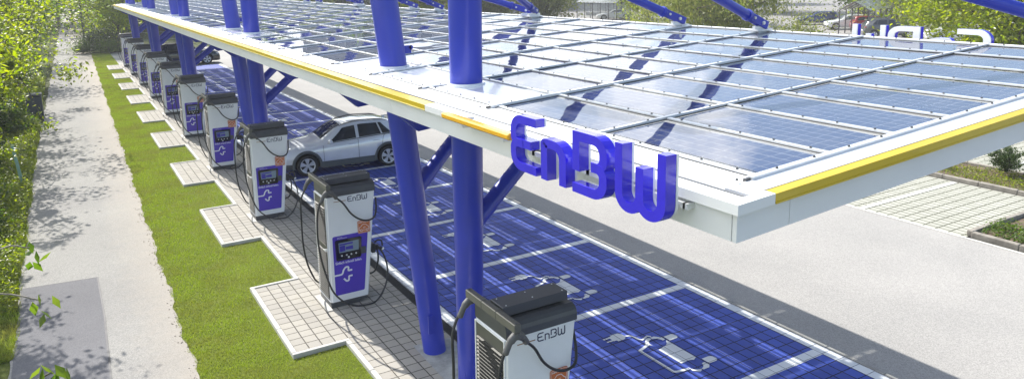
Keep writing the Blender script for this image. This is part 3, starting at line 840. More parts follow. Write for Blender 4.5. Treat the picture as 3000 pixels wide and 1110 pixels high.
    # plug holders and connectors on the right side
    m=MB(); m.bbox(.84,.92,.03,.20,.90,1.08,.015); m.bbox(.92,1.0,.05,.17,.93,1.03,.02)
    m.tube(smoothpath([(.93,.10,1.07),(.98,.08,1.12),(1.05,.06,1.10),(1.06,.05,1.0)]),.016,8)
    m.tube([(.93,.1,1.0),(1.07,.05,.93)],[.04,.03],10)
    m.build('charging_connector',cable,r)
    m=MB(); m.tube([(1.055,.057,.955),(1.065,.052,.93)],.034,10); m.build('connector_ring',chwhite,r)
    return r
ch0=make_charger()
ordn=['second','third','fourth','fifth','sixth','seventh','eighth','ninth','tenth']
ch0['label']='white charging station second from the camera, beside the leaning blue mast foot'
for i,cy in enumerate(CHY):
    if i==1: ch0.location=(3.66,cy,PZ); continue
    if i==0: lab='nearest white charging station, cut off by the lower edge of the view'
    else:
        tail={2:'with the silver car behind it',3:'just in front of the second mast pair',6:'in front of the third mast pair'}.get(i,'in the receding row')
        lab='white charging station, %s from the camera, %s'%(ordn[i-1],tail)
    copy_tree(ch0,None,loc=(3.66,cy,PZ),label=lab)

rv=random.Random(8)
for o_ in bpy.data.objects:
    if o_.name.startswith('charging_cable.'): o_.scale=(1+rv.uniform(-.03,.03),1+rv.uniform(-.08,.08),1)
# ------------------------------------------------------------------ cars
def interp(x,xs,ys): return float(np.interp(x,xs,ys))
def smooth_interp(xs,ys):
    X=np.linspace(xs[0],xs[-1],400); Y=np.interp(X,xs,ys); k=np.hanning(21); k/=k.sum()
    Yp=np.convolve(np.pad(Y,10,mode='edge'),k,'valid'); return lambda x: float(np.interp(x,X,Yp))
def make_car(name,paint,label,group=None,L=4.18,W=1.80,H=1.56,clad=None,style='suv',rails=True,detail=True,wr=.335,wb=2.60,fo=.84,rimm=None):
    r=empty(name,(0,0,0),label,'car',group)
    # x: 0 = front, L = rear ; roofline
    if style=='suv':
        xs=[0,.03,.12,.5,1.15,1.28,1.75,2.05,2.6,3.3,3.72,3.86,4.05,4.14,4.18]; zt=[.55,.70,.82,.93,1.02,1.06,1.36,1.48,1.545,1.52,1.42,1.36,1.08,.90,.6]
        yr=[.60,.70,.74,.76,.74,.72,.64,.61,.60,.595,.58,.58,.66,.68,.62]
    elif style=='sedan':
        xs=[0,.03,.12,.5,1.15,1.30,1.85,2.15,2.6,3.0,3.5,3.75,4.05,4.14,4.18]; zt=[.5,.66,.76,.84,.92,.95,1.28,1.38,1.42,1.38,1.12,1.02,.98,.88,.5]
        yr=[.60,.70,.74,.76,.74,.70,.60,.58,.57,.57,.62,.70,.72,.70,.62]
    else: # estate / van like
        xs=[0,.03,.12,.5,1.10,1.25,1.8,2.05,2.6,3.3,3.85,3.95,4.08,4.15,4.18]; zt=[.5,.68,.78,.88,.96,1.0,1.34,1.44,1.48,1.47,1.42,1.36,1.05,.85,.5]
        yr=[.60,.70,.74,.76,.74,.70,.62,.60,.60,.60,.60,.60,.68,.70,.62]
    kx=L/4.18; kz=H/max(zt); ky=W/1.80
    xs=[x*kx for x in xs]; ztf=smooth_interp(xs,[z*kz for z in zt]); yrf=smooth_interp(xs,[y*ky*1.0 for y in yr])
    wf=smooth_interp([0,.05*kx,.35*kx,.9*kx,L*.5,L-.7*kx,L-.2*kx,L],[.62*ky,.74*ky,.85*ky,.895*ky,.90*ky,.895*ky,.83*ky,.70*ky])
    bf=smooth_interp([0,.12*kx,.6*kx,1.3*kx,L*.6,L-.5*kx,L-.1*kx,L],[.5*kz,.68*kz,.83*kz,.93*kz,.99*kz,1.06*kz,.95*kz,.5*kz])
    zlo=.22
    def prof(x):
        w=wf(x); top=ztf(x); belt=min(bf(x),top-.05); yr_=min(yrf(x),w*.93); rail=max(belt+.01,top-.055)
        return [(0,zlo),(.8*w,zlo),(.965*w,zlo+.05),(w*.995,.42),(w,.55*1.0),(w*.985,.60+ (belt-.6)*.5),(w*.955,belt-.02),(w*.94,belt),
                ((w*.94+yr_)/2+.012,(belt+rail)/2),(yr_+.01,rail-.015),(yr_-.03,rail+.02),(yr_*.75,top-.012),(yr_*.4,top-.003),(0,top)]
    nx=64; X=[L*(.5-.5*math.cos(PI*i/(nx-1))) *.55 + L*i/(nx-1)*.45 for i in range(nx)]
    m=MB(); V=[];F=[]; half=len(prof(1)); rn=2*half-2
    for x in X:
        p=prof(x); ring=p+[(-a,b) for a,b in p[-2:0:-1]]
        V+=[(-(x-L/2),a,b) for a,b in ring]
    for i in range(nx-1):
        for k in range(rn): F.append((i*rn+k,i*rn+(k+1)%rn,(i+1)*rn+(k+1)%rn,(i+1)*rn+k))
    F.append(tuple(range(rn))[::-1]); F.append(tuple(range((nx-1)*rn,nx*rn)))
    m.add(V,F,0,True); body=m.build('body',[paint,clad or paint,rubber],r)
    wx=[L/2-fo*kx, L/2-fo*kx-wb*kx]
    # wheel wells by boolean
    cut=MB()
    for cx in wx:
        for s in (-1,1): cut.tube([(cx,s*(W/2-.27),wr),(cx,s*(W/2+.2),wr)],wr*1.16,30,smooth=False)
    co=cut.build('cut',rubber); 
    md=body.modifiers.new('b','BOOLEAN'); md.operation='DIFFERENCE'; md.object=co; md.solver='EXACT'
    dg=bpy.context.evaluated_depsgraph_get(); dg.update()
    me=bpy.data.meshes.new_from_object(body.evaluated_get(dg)); body.modifiers.clear(); old=body.data; body.data=me
    bpy.data.objects.remove(co)
    for p in me.polygons:
        c=p.center; d=min(math.hypot(c.x-cx,c.z-wr) for cx in wx)
        if d<wr*1.12 or (d<wr*1.19 and abs(c.y)<W/2-.1): p.material_index=2
        elif clad and c.z<.385 and abs(c.y)>W*.3: p.material_index=1
        else: p.material_index=0
    # arch flares
    if clad:
        for cx in wx:
            for s in (-1,1):
                m=MB(); V=[];F=[]; n=22
                for i in range(n+1):
                    a=math.radians(-12+204*i/n); 
                    for rr_,yy in ((wr*1.15,W/2-.02),(wr*1.17,W/2+.010),(wr*1.38,W/2+.006),(wr*1.42,W/2-.03)):
                        z=wr+rr_*math.sin(a); V.append((cx+rr_*math.cos(a),s*(yy-.05*max(0,(abs(cx+rr_*math.cos(a))-L/2+.55))),max(z,.24)))
                for i in range(n):
                    for k in range(3): F.append((4*i+k,4*i+k+1,4*i+5+k,4*i+4+k))
                m.add(V,F,0,True); m.build('arch_trim',clad,r)
        for s in (-1,1):
            m=MB(); m.bbox(wx[1]+wr*1.3,wx[0]-wr*1.3,s*(W/2-.02)-.02,s*(W/2-.02)+.02,.22,.40,.012); m.build('sill_trim',clad,r)
    # side glass
    def surf(x,t,off=.006):
        p=prof(x); a=Vector(p[7]); b=Vector(p[8]); c=Vector(p[9])
        q=(a.lerp(b,t*2) if t<.5 else b.lerp(c,t*2-1)); return (q.x+off,q.y)
    def sideglass(xa0,xa1,xb0,xb1,s,t0=.10,t1=.90,nm='side_window'):
        m=MB(); V=[];F=[]; nu,nv=10,5
        for j in range(nv+1):
            t=t0+(t1-t0)*j/nv; u=j/nv
            for i in range(nu+1):
                x=(xa0+(xa1-xa0)*u)+((xb0+(xb1-xb0)*u)-(xa0+(xa1-xa0)*u))*i/nu
                y,z=surf(x*kx,t); V.append((-(x*kx-L/2),s*y,z))
        for j in range(nv):
            for i in range(nu): a=j*(nu+1)+i; F.append((a,a+1,a+nu+2,a+nu+1))
        m.add(V,F,0,True); return m.build(nm,carglass,r)
    if style=='suv': wins=[(1.50,2.02,2.42,2.42),(2.52,2.52,3.24,3.14),(3.29,3.19,3.60,3.28)]
    elif style=='sedan': wins=[(1.55,2.12,2.35,2.35),(2.43,2.43,3.15,2.98)]
    else: wins=[(1.45,2.0,2.40,2.40),(2.48,2.48,3.15,3.10),(3.22,3.18,3.85,3.75)]
    for s in (-1,1):
        for w in wins: sideglass(*w,s)
        # black pillar band under glass edge
        m=MB(); P=[]
        xs_=np.linspace(wins[0][0],wins[-1][2],14)
        for x in xs_:
            y,z=surf(float(x)*kx,.05,.008); P.append((-(float(x)*kx-L/2),s*y,z))
        m.tube(P,.010,6); m.build('window_trim',rubber,r)
    # windshield, rear glass
    def topglass(xa,xb,nm,yf=.90):
        m=MB(); V=[];F=[]; nu,nv=8,12
        for i in range(nu+1):
            x=(xa+(xb-xa)*i/nu)*kx; p=prof(x); top=p[-1][1]; yw=p[10][0]*yf
            for j in range(nv+1):
                s=-1+2*j/nv; a=abs(s)*yw
                ys_=[q[0] for q in p[10:]][::-1]; zs_=[q[1] for q in p[10:]][::-1]
                V.append((-(x-L/2),s*yw,float(np.interp(a,ys_,zs_))+.008))
        for i in range(nu):
            for j in range(nv): a=i*(nv+1)+j; F.append((a,a+1,a+nv+2,a+nv+1))
        m.add(V,F,0,True); return m.build(nm,carglass,r)
    if style=='suv': topglass(1.33,1.98,'windshield'); topglass(3.84,4.03,'rear_window',.8)
    elif style=='sedan': topglass(1.35,2.08,'windshield'); topglass(3.06,3.60,'rear_window',.85)
    else: topglass(1.30,1.98,'windshield'); topglass(3.95,4.06,'rear_window',.8)
    rim=rimm or alu
    for cx in wx:
        for s in (-1,1):
            ty=MB(); y0=s*(W/2-.235); y1=s*(W/2-.005)
            n=32; V=[];F=[]
            prf=[(y0,wr*.70),(y0,wr*.96),(y0+s*.03,wr),(y1-s*.03,wr),(y1,wr*.955),(y1+s*.0,wr*.71),(y1-s*.03,wr*.69)]
            for i in range(n):
                a=2*PI*i/n
                for yy,rr_ in prf: V.append((math.cos(a)*rr_,yy,math.sin(a)*rr_))
            q=len(prf)
            for i in range(n):
                for k in range(q-1): F.append((i*q+k,i*q+k+1,((i+1)%n)*q+k+1,((i+1)%n)*q+k))
            ty.add(V,F,0,True)
            w=bpy.data.objects.new('wheel',None); C.objects.link(w); w.parent=r; w.location=(cx,0,wr)
            ty.build('tyre',rubber,w)
            rm=MB(); yi=y1-s*.05
            rm.tube([(0,yi-s*.03,0),(0,yi-s*.028,0)],wr*.70,28,1)       # dark disc behind
            V=[];F=[]
            for i in range(n):
                a=2*PI*i/n
                for yy,rr_ in ((yi,wr*.62),(y1-s*.006,wr*.64),(y1-s*.004,wr*.70)): V.append((math.cos(a)*rr_,yy,math.sin(a)*rr_))
            for i in range(n):
                for k in range(2): F.append((i*3+k,i*3+k+1,((i+1)%n)*3+k+1,((i+1)%n)*3+k))
            rm.add(V,F,0,True)
            for k in range(5):
                a=2*PI*k/5+.3
                for da,ww in ((-.16,.026),(.16,.026)):
                    d=Vector((math.cos(a+da*.2),0,math.sin(a+da*.2))); e=Vector((math.cos(a+da),0,math.sin(a+da)))
                    p0=d*wr*.14; p1=e*wr*.66; t_=(p1-p0).normalized(); nn=Vector((t_.z,0,-t_.x))
                    A=[p0-nn*ww*.8,p0+nn*ww*.8,p1+nn*ww*1.5,p1-nn*ww*1.5]
                    rm.hexa([q_+Vector((0,yi-s*.012,0)) for q_ in A]+[q_+Vector((0,y1-s*.018,0)) for q_ in A])
            rm.tube([(0,yi-.02*s,0),(0,y1-.010*s,0)],wr*.15,16)
            rm.build('rim',[rim,rubber],w)
    hl=simple('headlamp_glass',(.55,.58,.6),.08,coat=1); rl=simple('tail_lamp_red',(.35,.01,.01),.15,coat=1)
    for s in (-1,1):
        m=MB(); xh=.16*kx; w=wf(xh); m.bbox(L/2-.30*kx,L/2-.08*kx,min(s*(w*.62),s*(w*.985)),max(s*(w*.62),s*(w*.985)),.66*kz,.745*kz,.02); m.build('headlight',hl,r)
        m=MB(); w=wf(L-.12); m.bbox(-L/2+.03,-L/2+.22,min(s*(w*.70),s*(w*1.0)),max(s*(w*.70),s*(w*1.0)),.82*kz,.92*kz,.015); m.build('taillight',rl,r)
        y,z=surf(1.52*kx,.05); m=MB(); 
        mx=-(1.58*kx-L/2); m.bbox(mx-.05,mx+.07,min(s*(y+.03),s*(y+.19)),max(s*(y+.03),s*(y+.19)),z+.0,z+.125,.03); m.box(mx-.02,mx+.03,min(s*(y-.03),s*(y+.04)),max(s*(y-.03),s*(y+.04)),z+.01,z+.05,1); m.build('mirror',[paint,rubber],r)
        if detail:
            for hx in (2.28,3.06):
                p=prof(hx*kx); y=p[5][0]; z=p[5][1]+.09
                m=MB(); m.bbox(-(hx*kx-L/2)-.10,-(hx*kx-L/2)+.10,min(s*(y-.005),s*(y+.028)),max(s*(y-.005),s*(y+.028)),z-.016,z+.016,.01); m.build('door_handle',paint,r)
            for sx_,fwd in ((1.36,.0),(2.47,.0),(3.36,-.20)):
                P=[]
                for k_ in range(3,8):
                    xx=(sx_+ (fwd*(1-(k_-3)/4.) if fwd else 0))*kx
                    p=prof(xx)[k_]; P.append((-(xx-L/2),s*(p[0]+.0015),p[1]))
                if sx_==1.36: P=P[:-1]
                m=MB(); m.tube(P,.0055,5); m.build('door_seam',rubber,r)
    if rails:
        for s in (-1,1):
            P=[]
            for x in np.linspace(1.95,3.55,12):
                p=prof(float(x)*kx); u=(float(x)-1.95)/1.6; P.append((-(float(x)*kx-L/2),s*(p[10][0]-.02),p[10][1]+.035*math.sin(PI*min(1,max(0,u))) **.5 if 0<u<1 else p[10][1]))
            m=MB(); m.tube(P,.016,8); m.build('roof_rail',dgrey,r)
    m=MB(); m.bbox(L/2-.10,L/2+.012,-.5*ky,.5*ky,.30,.46*kz,.02); m.bbox(L/2-.06,L/2+.006,-.28*ky,.28*ky,.56*kz,.62*kz,.01); m.build('grille',blackgl,r)
    m=MB(); m.bbox(L/2-.0,L/2+.022,-.26,.26,.44,.545,.006); m.bbox(-L/2-.015,-L/2+.05,-.26,.26,.62,.72,.006); m.build('number_plate',chwhite,r)
    if style=='suv':
        m=MB(); m.add([(-(3.50*kx-L/2),0,ztf(3.5*kx)-.01),(-(3.62*kx-L/2),.0,ztf(3.62*kx)-.01),(-(3.64*kx-L/2),0,ztf(3.5*kx)+.07),(-(3.57*kx-L/2),.018,ztf(3.6*kx)),(-(3.57*kx-L/2),-.018,ztf(3.6*kx))],[(0,3,2),(3,1,2),(1,4,2),(4,0,2)]); m.build('aerial_fin',paint,r)
        m=MB(); y=yrf(3.8*kx)*.9; zz=ztf(3.72*kx); m.bbox(-(3.98*kx-L/2),-(3.66*kx-L/2),-y,y,zz-.045,zz+.012,.012); m.build('spoiler',[clad or paint],r)
    return r
silver=simple('silver_paint',(.74,.77,.80),.2,metal=.2,var=.04,coat=1)
cladm=simple('cladding_grey',(.075,.088,.095),.5,var=.1)
blackp=simple('black_car_paint',(.012,.012,.014),.2,metal=.2,var=.1,coat=1)
car=make_car('parked_car',silver,'silver compact crossover charging under the canopy beside the third charger',clad=cladm)
car.location=(7.36,23.45,.037); car.rotation_euler=(0,0,PI-.075)
car2=make_car('parked_car',blackp,'black estate SUV standing across the far end of the charging bays',L=4.75,W=1.9,H=1.70,clad=blackp,wb=2.55,fo=.86,wr=.37)
car2.location=(7.75,61.2,.0); car2.rotation_euler=(0,0,.02)
whitep=simple('white_car_paint',(.70,.70,.70),.25,var=.03,coat=1)
bluep=simple('blue_car_paint',(.03,.045,.16),.22,metal=.3,var=.05,coat=1)
redp=simple('red_car_paint',(.35,.015,.02),.22,var=.05,coat=1)
greyp=simple('grey_car_paint',(.12,.125,.13),.22,metal=.4,var=.05,coat=1)
GR='cars parked behind the canopy'
def far(o,x,y,rz): o.location=(x,y,-.03); o.rotation_euler=(0,0,rz); return o
far(make_car('parked_car',bluep,'dark blue hatchback parked left of the glass trolley shelter',GR,style='estate',rails=False,detail=False,L=4.2,H=1.48),72.5,55.0,2.45)
w1=far(make_car('parked_car',whitep,'white hatchback beside the blue one, partly behind the shelter',GR,style='estate',rails=False,detail=False,L=4.2,H=1.5),68.6,48.5,2.5)
sv=far(make_car('parked_car',greyp,'dark grey SUV parked right of the glass trolley shelter',GR,style='suv',rails=True,detail=False,L=4.6,W=1.88,H=1.72),62.6,39.9,-.75)
wc=far(make_car('parked_car',whitep,'white saloon car parked before the big right-hand tree',GR,style='sedan',rails=False,detail=False,L=4.6,H=1.42),62.8,34.4,-.70)
rd=far(make_car('parked_car',redp,'red estate car standing behind the glass trolley shelter',GR,style='estate',rails=False,detail=False,L=4.5,H=1.5),68.5,45.2,-.70)
copy_tree(rd,loc=(84,46.5,-.03),rz=2.3,label='red car glimpsed through branches at the far right')
copy_tree(sv,loc=(61.5,59.5,-.03),rz=2.4,label='dark car half hidden under the trees right of the blue stay')
copy_tree(wc,loc=(64.0,80.5,-.03),rz=2.6,label='pale car bonnet showing beside the grey-walled shelter')
copy_tree(w1,loc=(66.3,31.2,-.03),rz=-.7,label='white car at the far right behind the sign letters')
copy_tree(wc,loc=(44,84,-.03),rz=2.6,label='white car parked behind the leftmost background bushes')
copy_tree(sv,loc=(30,92,-.03),rz=2.5,label='grey SUV in the distance beyond the far canopy end')

# ------------------------------------------------------------------ shelters, truck, building, lamps
def shelter(loc,rz,label,n=5):
    r=empty('trolley_shelter',loc,label,'shelter','glass trolley shelters in the car park',rz)
    L=n*1.5; W=2.6; H=2.2; R=3.0
    fr=simple('shelter_steel',(.06,.05,.055),.5)
    for i in range(n+1):
        for s in (-1,1):
            m=MB(); m.box(i*1.5-.04,i*1.5+.04,s*W/2-.04,s*W/2+.04,0,H); m.build('post',fr,r)
        m=MB(); m.tube([(i*1.5,-W/2-.1,H),(i*1.5,0,R),(i*1.5,W/2+.1,H)],.045,6,smooth=False); m.build('rafter',fr,r)
    m=MB()
    for s in (-1,1):
        m.hexa([(0,s*(W/2+.15),H+.03),(L,s*(W/2+.15),H+.03),(L,0,R+.05),(0,0,R+.05),(0,s*(W/2+.15),H+.05),(L,s*(W/2+.15),H+.05),(L,0,R+.07),(0,0,R+.07)])
    m.build('roof_glass',m_glass('shelter_roof_glass',(.38,.41,.43),.2,.4),r)
    m=MB()
    for s in (-1,1): m.box(.05,L-.05,s*W/2-.008,s*W/2+.008,.3,H-.15)
    m.box(L-.01,L+.01,-W/2+.05,W/2-.05,.3,H-.1)
    m.build('side_glass',sheltglass,r)
    m=MB()
    for i in range(9): m.tube([(1+i*.55,-.3,.35),(1+i*.55,-.3,.95),(1.5+i*.55,-.3,1.0)],.02,5); m.box(1.0+i*.55,1.5+i*.55,-.6,-.05,.45,.9)
    m.build('trolley_stack',simple('trolley_wire',(.35,.36,.38),.4,metal=.6),r)
    return r
shelter((63.1,43.9,-.03),math.radians(14),'gabled glass trolley shelter on dark posts above the far sign letters')
shelter((63.2,86.1,-.03),math.radians(-82),'gabled glass trolley shelter before the grey building',5)
shelter((88,50,-.03),math.radians(60),'distant glass shelter behind the large right-hand tree',4)
r=empty('box_truck',(92.5,62.8,-.03),'white box truck with flat trailer at the back of the car park','truck',None,2.5)
m=MB(); m.bbox(-1.2,1.0,-1.2,1.2,.7,3.1,.1); m.build('cab',chwhite,r)
m=MB(); m.bbox(-8,-1.4,-1.2,1.2,.9,1.25,.04); m.build('flatbed',redp,r)
m=MB(); m.bbox(-7.6,-2,-1.0,1.0,1.26,1.9,.05); m.build('load',simple('load_green',(.25,.32,.14),.8),r)
m=MB(); m.box(.5,1.02,-1.0,1.0,1.9,2.7); m.build('windshield',carglass,r)
for x in (-6.5,-5.3,0):
    for s in (-1,1):
        m=MB(); m.tube([(x,s*.95,.5),(x,s*1.2,.5)],.5,20); m.tube([(x,s*1.2,.5),(x,s*1.22,.5)],.26,14,1); m.build('wheel',[rubber,alu],r)
# buildings
wallg=simple('grey_cladding_wall',(.30,.30,.31),.7,var=.1,scale=1,bump=.2)
def building(loc,rz,w,d,h,label,floors=3,cols=10,mat=wallg):
    r=empty('office_building',loc,label,'building',None,rz)
    m=MB(); m.box(-w/2,w/2,-d/2,d/2,-.2,h); m.build('wall',mat,r)
    m=MB(); m.box(-w/2-.2,w/2+.2,-d/2-.2,d/2+.2,h,h+.5); m.build('roof',simple('roof_grey',(.16,.16,.17),.8),r)
    n=0
    for fl_ in range(floors):
        for c in range(cols):
            x=-w/2+w*(c+.5)/cols; z=1.2+fl_*(h-1)/floors
            f=MB(); f.box(x-w/cols*.32,x+w/cols*.32,-d/2-.06,-d/2,z,z+(h/floors)*.5); fo=f.build('window',simple('window_frame_grey',(.45,.45,.45),.5),r)
            g=MB(); g.box(x-w/cols*.28,x+w/cols*.28,-d/2-.075,-d/2-.061,z+.1,z+(h/floors)*.5-.1); g.build('pane',carglass,fo); n+=1
    return r
building((78,118,-.1),math.radians(-32),60,14,9,'low grey-clad hall beyond the second shelter',2,12)
building((58,150,-.1),math.radians(-25),34,14,24,'tall grey apartment block beyond the trees',7,9)
# small number plate on the grey hall
# fence beyond the cross road
r=empty('mesh_fence',(4.5,79,0),'grey metal fence with posts beyond the end of the bays','fence')
m=MB()
for x in np.arange(0,18,2.5): m.box(x-.03,x+.03,-.03,.03,0,1.6)
m.build('post',simple('fence_steel',(.10,.11,.11),.5),r)
m=MB()
for z in (.1,.8,1.5): m.box(0,17.5,-.012,.012,z,z+.03)
for x in np.arange(0,17.5,.12): m.box(x-.006,x+.006,-.006,.006,.1,1.5)
m.build('mesh_panel',simple('fence_wire',(.30,.32,.33),.5),r)
r=empty('lamp_post',(1.72,81,0),'slim grey lamp post at the path side before the leafy tree','lamp post')
m=MB(); m.tube([(0,0,0),(0,0,6)],[.09,.06],12); m.build('pole',dgrey,r); m=MB(); m.tube([(0,0,6),(0,0,6.1)],.25,16); m.build('lantern',dgrey,r)
r=empty('litter_bin',(-1.50,41,0),'dark grey bin half hidden by foliage at the left path edge','bin')
m=MB(); m.bbox(-.32,.32,-.3,.3,.05,1.05,.03); m.build('body',simple('bin_slate',(.045,.055,.07),.5),r); m=MB(); m.bbox(-.35,.35,-.33,.33,1.05,1.15,.03); m.build('lid',dgrey,r)
r=empty('marker_post',(-1.62,27.2,0),'pale green marker post standing in the left verge grass','post')
m=MB(); m.tube([(0,0,0),(-.12,.05,1.25)],.045,10); m.build('pole',simple('pale_green_paint',(.22,.38,.30),.6),r)

# ------------------------------------------------------------------ vegetation
def leaf_mesh(centers,size,rs,droop=.3,asp=.5,szvar=.4):
    n=len(centers); rg=np.random.default_rng(rs)
    yaw=rg.uniform(0,2*PI,n); pit=rg.normal(-droop,.45,n); rol=rg.normal(0,.6,n); s=size*rg.uniform(1-szvar,1+szvar,n)
    d=np.stack([np.cos(yaw)*np.cos(pit),np.sin(yaw)*np.cos(pit),np.sin(pit)],1)
    side=np.stack([-np.sin(yaw),np.cos(yaw),np.zeros(n)],1); up=np.cross(d,side)
    side2=side*np.cos(rol)[:,None]+up*np.sin(rol)[:,None]; nrm=np.cross(d,side2)
    L=d*s[:,None]; Wd=side2*(s*asp*.5)[:,None]; Z=nrm*(s*.10)[:,None]
    c=np.asarray(centers)
    v=np.stack([c-L*.5, c-L*.05+Wd-Z, c+L*.5-Z*1.5, c-L*.05-Wd-Z, c+L*0+Z*.3],1)  # 5 verts
    return v
def build_leaves(name,v,mat,parent=None,extra=None):
    n=len(v); me=bpy.data.meshes.new(name)
    me.vertices.add(n*5); me.vertices.foreach_set('co',v.reshape(-1).astype(np.float32))
    tri=np.array([0,1,4, 1,2,4, 2,3,4, 3,0,4]); idx=(np.arange(n)[:,None]*5+tri[None]).reshape(-1)
    me.loops.add(len(idx)); me.loops.foreach_set('vertex_index',idx.astype(np.int32))
    me.polygons.add(n*4); me.polygons.foreach_set('loop_start',np.arange(0,len(idx),3,dtype=np.int32))
    me.polygons.foreach_set('loop_total',np.full(n*4,3,dtype=np.int32))
    me.polygons.foreach_set('use_smooth',np.ones(n*4,dtype=bool))
    me.materials.append(mat); me.update(calc_edges=True); me.validate()
    o=bpy.data.objects.new(name,me); C.objects.link(o); o.parent=parent; return o
def tree(name,label,loc,H,crad,cz,nl,ls,mat,seed,cat='tree',trunk=True,tr=.12,squash=1.0,nb=9,barkm=None,clump=.32,droop=.3,asp=.5,group=None,sub=5):
    rg=np.random.default_rng(seed); r=empty(name,loc,label,cat,group)
    barkm=barkm or bark; m=MB(); tips=[]
    base=Vector((0,0,-.1)); split=Vector((rg.normal(0,.1),rg.normal(0,.1),max(.25,cz-crad*squash*.75) if trunk else .1))
    if trunk: m.tube(smoothpath([base,base.lerp(split,.5)+Vector((.05,.03,0)),split],4),[tr*1.25]+[tr]*7+[tr*.85],10)
    for b in range(nb):
        a=2*PI*b/nb+rg.uniform(-.4,.4); el=rg.uniform(-.25,1.35); rad=crad*rg.uniform(.55,1.0)
        tip=Vector((math.cos(a)*math.cos(el)*rad,math.sin(a)*math.cos(el)*rad,cz+math.sin(el)*rad*squash))
        mid=split.lerp(tip,.5)+Vector((rg.normal(0,.12)*crad,rg.normal(0,.12)*crad,.12*crad))
        P=smoothpath([split,mid,tip],4); m.tube(P,[tr*.6*(1-.85*i/(len(P)-1)) for i in range(len(P))],6)
        tips.append((tip,1)); 
        for s in range(sub):
            t=rg.uniform(.35,1); q=Vector(P[int(t*(len(P)-1))]); e=q+Vector(rg.normal(0,1,3))*crad*.33; e.z=cz+(e.z-cz)
            m.tube([q,q.lerp(e,.5)+Vector((0,0,.05*crad)),e],[tr*.2,tr*.13,tr*.04],5); tips.append((e,.8))
    if trunk or nb: m.build('trunk' if trunk else 'stem',barkm,r)
    T=np.array([list(t[0]) for t in tips]); w=rg.uniform(.4,1.6,len(T)); w/=w.sum()
    pick=rg.choice(len(T),nl,p=w); c=T[pick]+rg.normal(0,1,(nl,3))*crad*clump*np.array([1,1,.7])*rg.uniform(.3,1.15,len(T))[pick][:,None]
    c=c[c[:,2]>.15] if len(c) else c
    build_leaves('crown' if trunk else 'foliage',leaf_mesh(c,ls,seed+1,droop,asp),mat,r)
    return r
G1='trees along the left side of the path'
# left row; trunks off the frame, crowns hang over the verge
tree('cherry_tree','near cherry tree with drooping bright leaves at the left frame edge',(-3.35,19.8,0),6,2.3,4.1,9500,.14,leaf_e,11,group=G1,nb=13,clump=.13,sub=7)
tree('cherry_tree','yellow-green tree second along the left path edge',(-3.5,28,0),7,2.9,4.0,11500,.15,leaf_a,12,group=G1,nb=15,clump=.13,sub=7)
tree('cherry_tree','yellow-green tree whose low branches overhang the bin on the left',(-3.7,35.5,0),7,3.2,4.1,13500,.17,leaf_a,13,group=G1,nb=16,clump=.15,sub=7)
tree('cherry_tree','full leafy tree mid-way along the left path edge',(-4.3,45,0),8,3.2,4.6,15000,.22,leaf_a,14,group=G1,nb=16,clump=.17,sub=7)
tree('cherry_tree','greener tree further along the left path edge',(-4.8,56,0),9,3.7,5.0,14000,.27,leaf_b,15,group=G1,nb=13,clump=.28)
tree('cherry_tree','large tree at the distant left of the path',(-5.6,70,0),10,4.4,5.5,13000,.33,leaf_a,16,group=G1,nb=12,clump=.3)
tree('cherry_tree','farthest dark tree left of the path vanishing point',(-8,90,0),11,6,6,12000,.42,leaf_b,17,group=G1,nb=12,clump=.3)
tree('cherry_tree','dense tree closing the path at the far end',(-7.5,128,0),12,6.5,6.5,9000,.5,leaf_d,18,group=G1,nb=12,clump=.35)
# near twig tree: only hanging leaves enter the frame
r=empty('cherry_sapling',(-1.9,4.6,0),'young cherry twigs with large serrated leaves at the lower left frame corner','tree')
m=MB(); m.tube(smoothpath([(0,0,-.1),(.02,.05,2),(.05,.1,3.6),(.0,.1,4.6)],5),[.05]*6+[.04]*6+[.025]*4,8)
tw=[[(.03,.05,3.0),(.8,.1,3.8),(1.35,.5,4.45),(1.56,.80,4.40)],[(.03,.05,2.6),(.8,-.3,3.3),(1.35,-.5,3.98),(1.66,-.6,4.18)],[(.03,.05,3.2),(.7,.5,4.1),(1.3,.5,4.25),(1.60,.42,4.18)]]
for t in tw: m.tube(smoothpath(t,5),.0045,6)
m.build('trunk',barkl,r)
pts=[(1.57,.80,4.40),(1.60,.82,4.32),(1.63,.79,4.33),(1.55,.76,4.30),(1.59,.8,4.27),(1.52,.8,4.42),(1.55,.84,4.36),
     (1.60,.4,4.19),(1.62,.42,4.09),(1.68,.4,4.16),(1.59,.38,4.07),(1.56,.42,4.14),
     (1.59,-.6,4.20),(1.65,-.6,4.20),(1.70,-.6,4.17),(1.73,-.6,4.14),(1.65,-.62,4.15),(1.61,-.6,4.17),(1.67,-.58,4.13)]
build_leaves('foliage',leaf_mesh(np.array(pts),.09,5,.7,.5,.15),leaf_b,r)
# low shrubs in the verge
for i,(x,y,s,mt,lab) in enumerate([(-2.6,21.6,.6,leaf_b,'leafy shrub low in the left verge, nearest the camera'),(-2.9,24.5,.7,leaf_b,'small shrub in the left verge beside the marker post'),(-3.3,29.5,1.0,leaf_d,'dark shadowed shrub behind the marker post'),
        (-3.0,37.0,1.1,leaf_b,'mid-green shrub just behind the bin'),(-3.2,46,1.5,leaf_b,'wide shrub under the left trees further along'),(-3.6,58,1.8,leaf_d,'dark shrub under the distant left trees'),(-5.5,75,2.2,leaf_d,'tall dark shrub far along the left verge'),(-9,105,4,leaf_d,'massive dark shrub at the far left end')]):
    tree('shrub',lab,(x,y,-.02),s,s,s*.6,int(2600+900*s),.12+.02*i,mt,30+i,'shrub',trunk=False,tr=.03,squash=.8,nb=8,clump=.35,group='shrubs in the left verge')
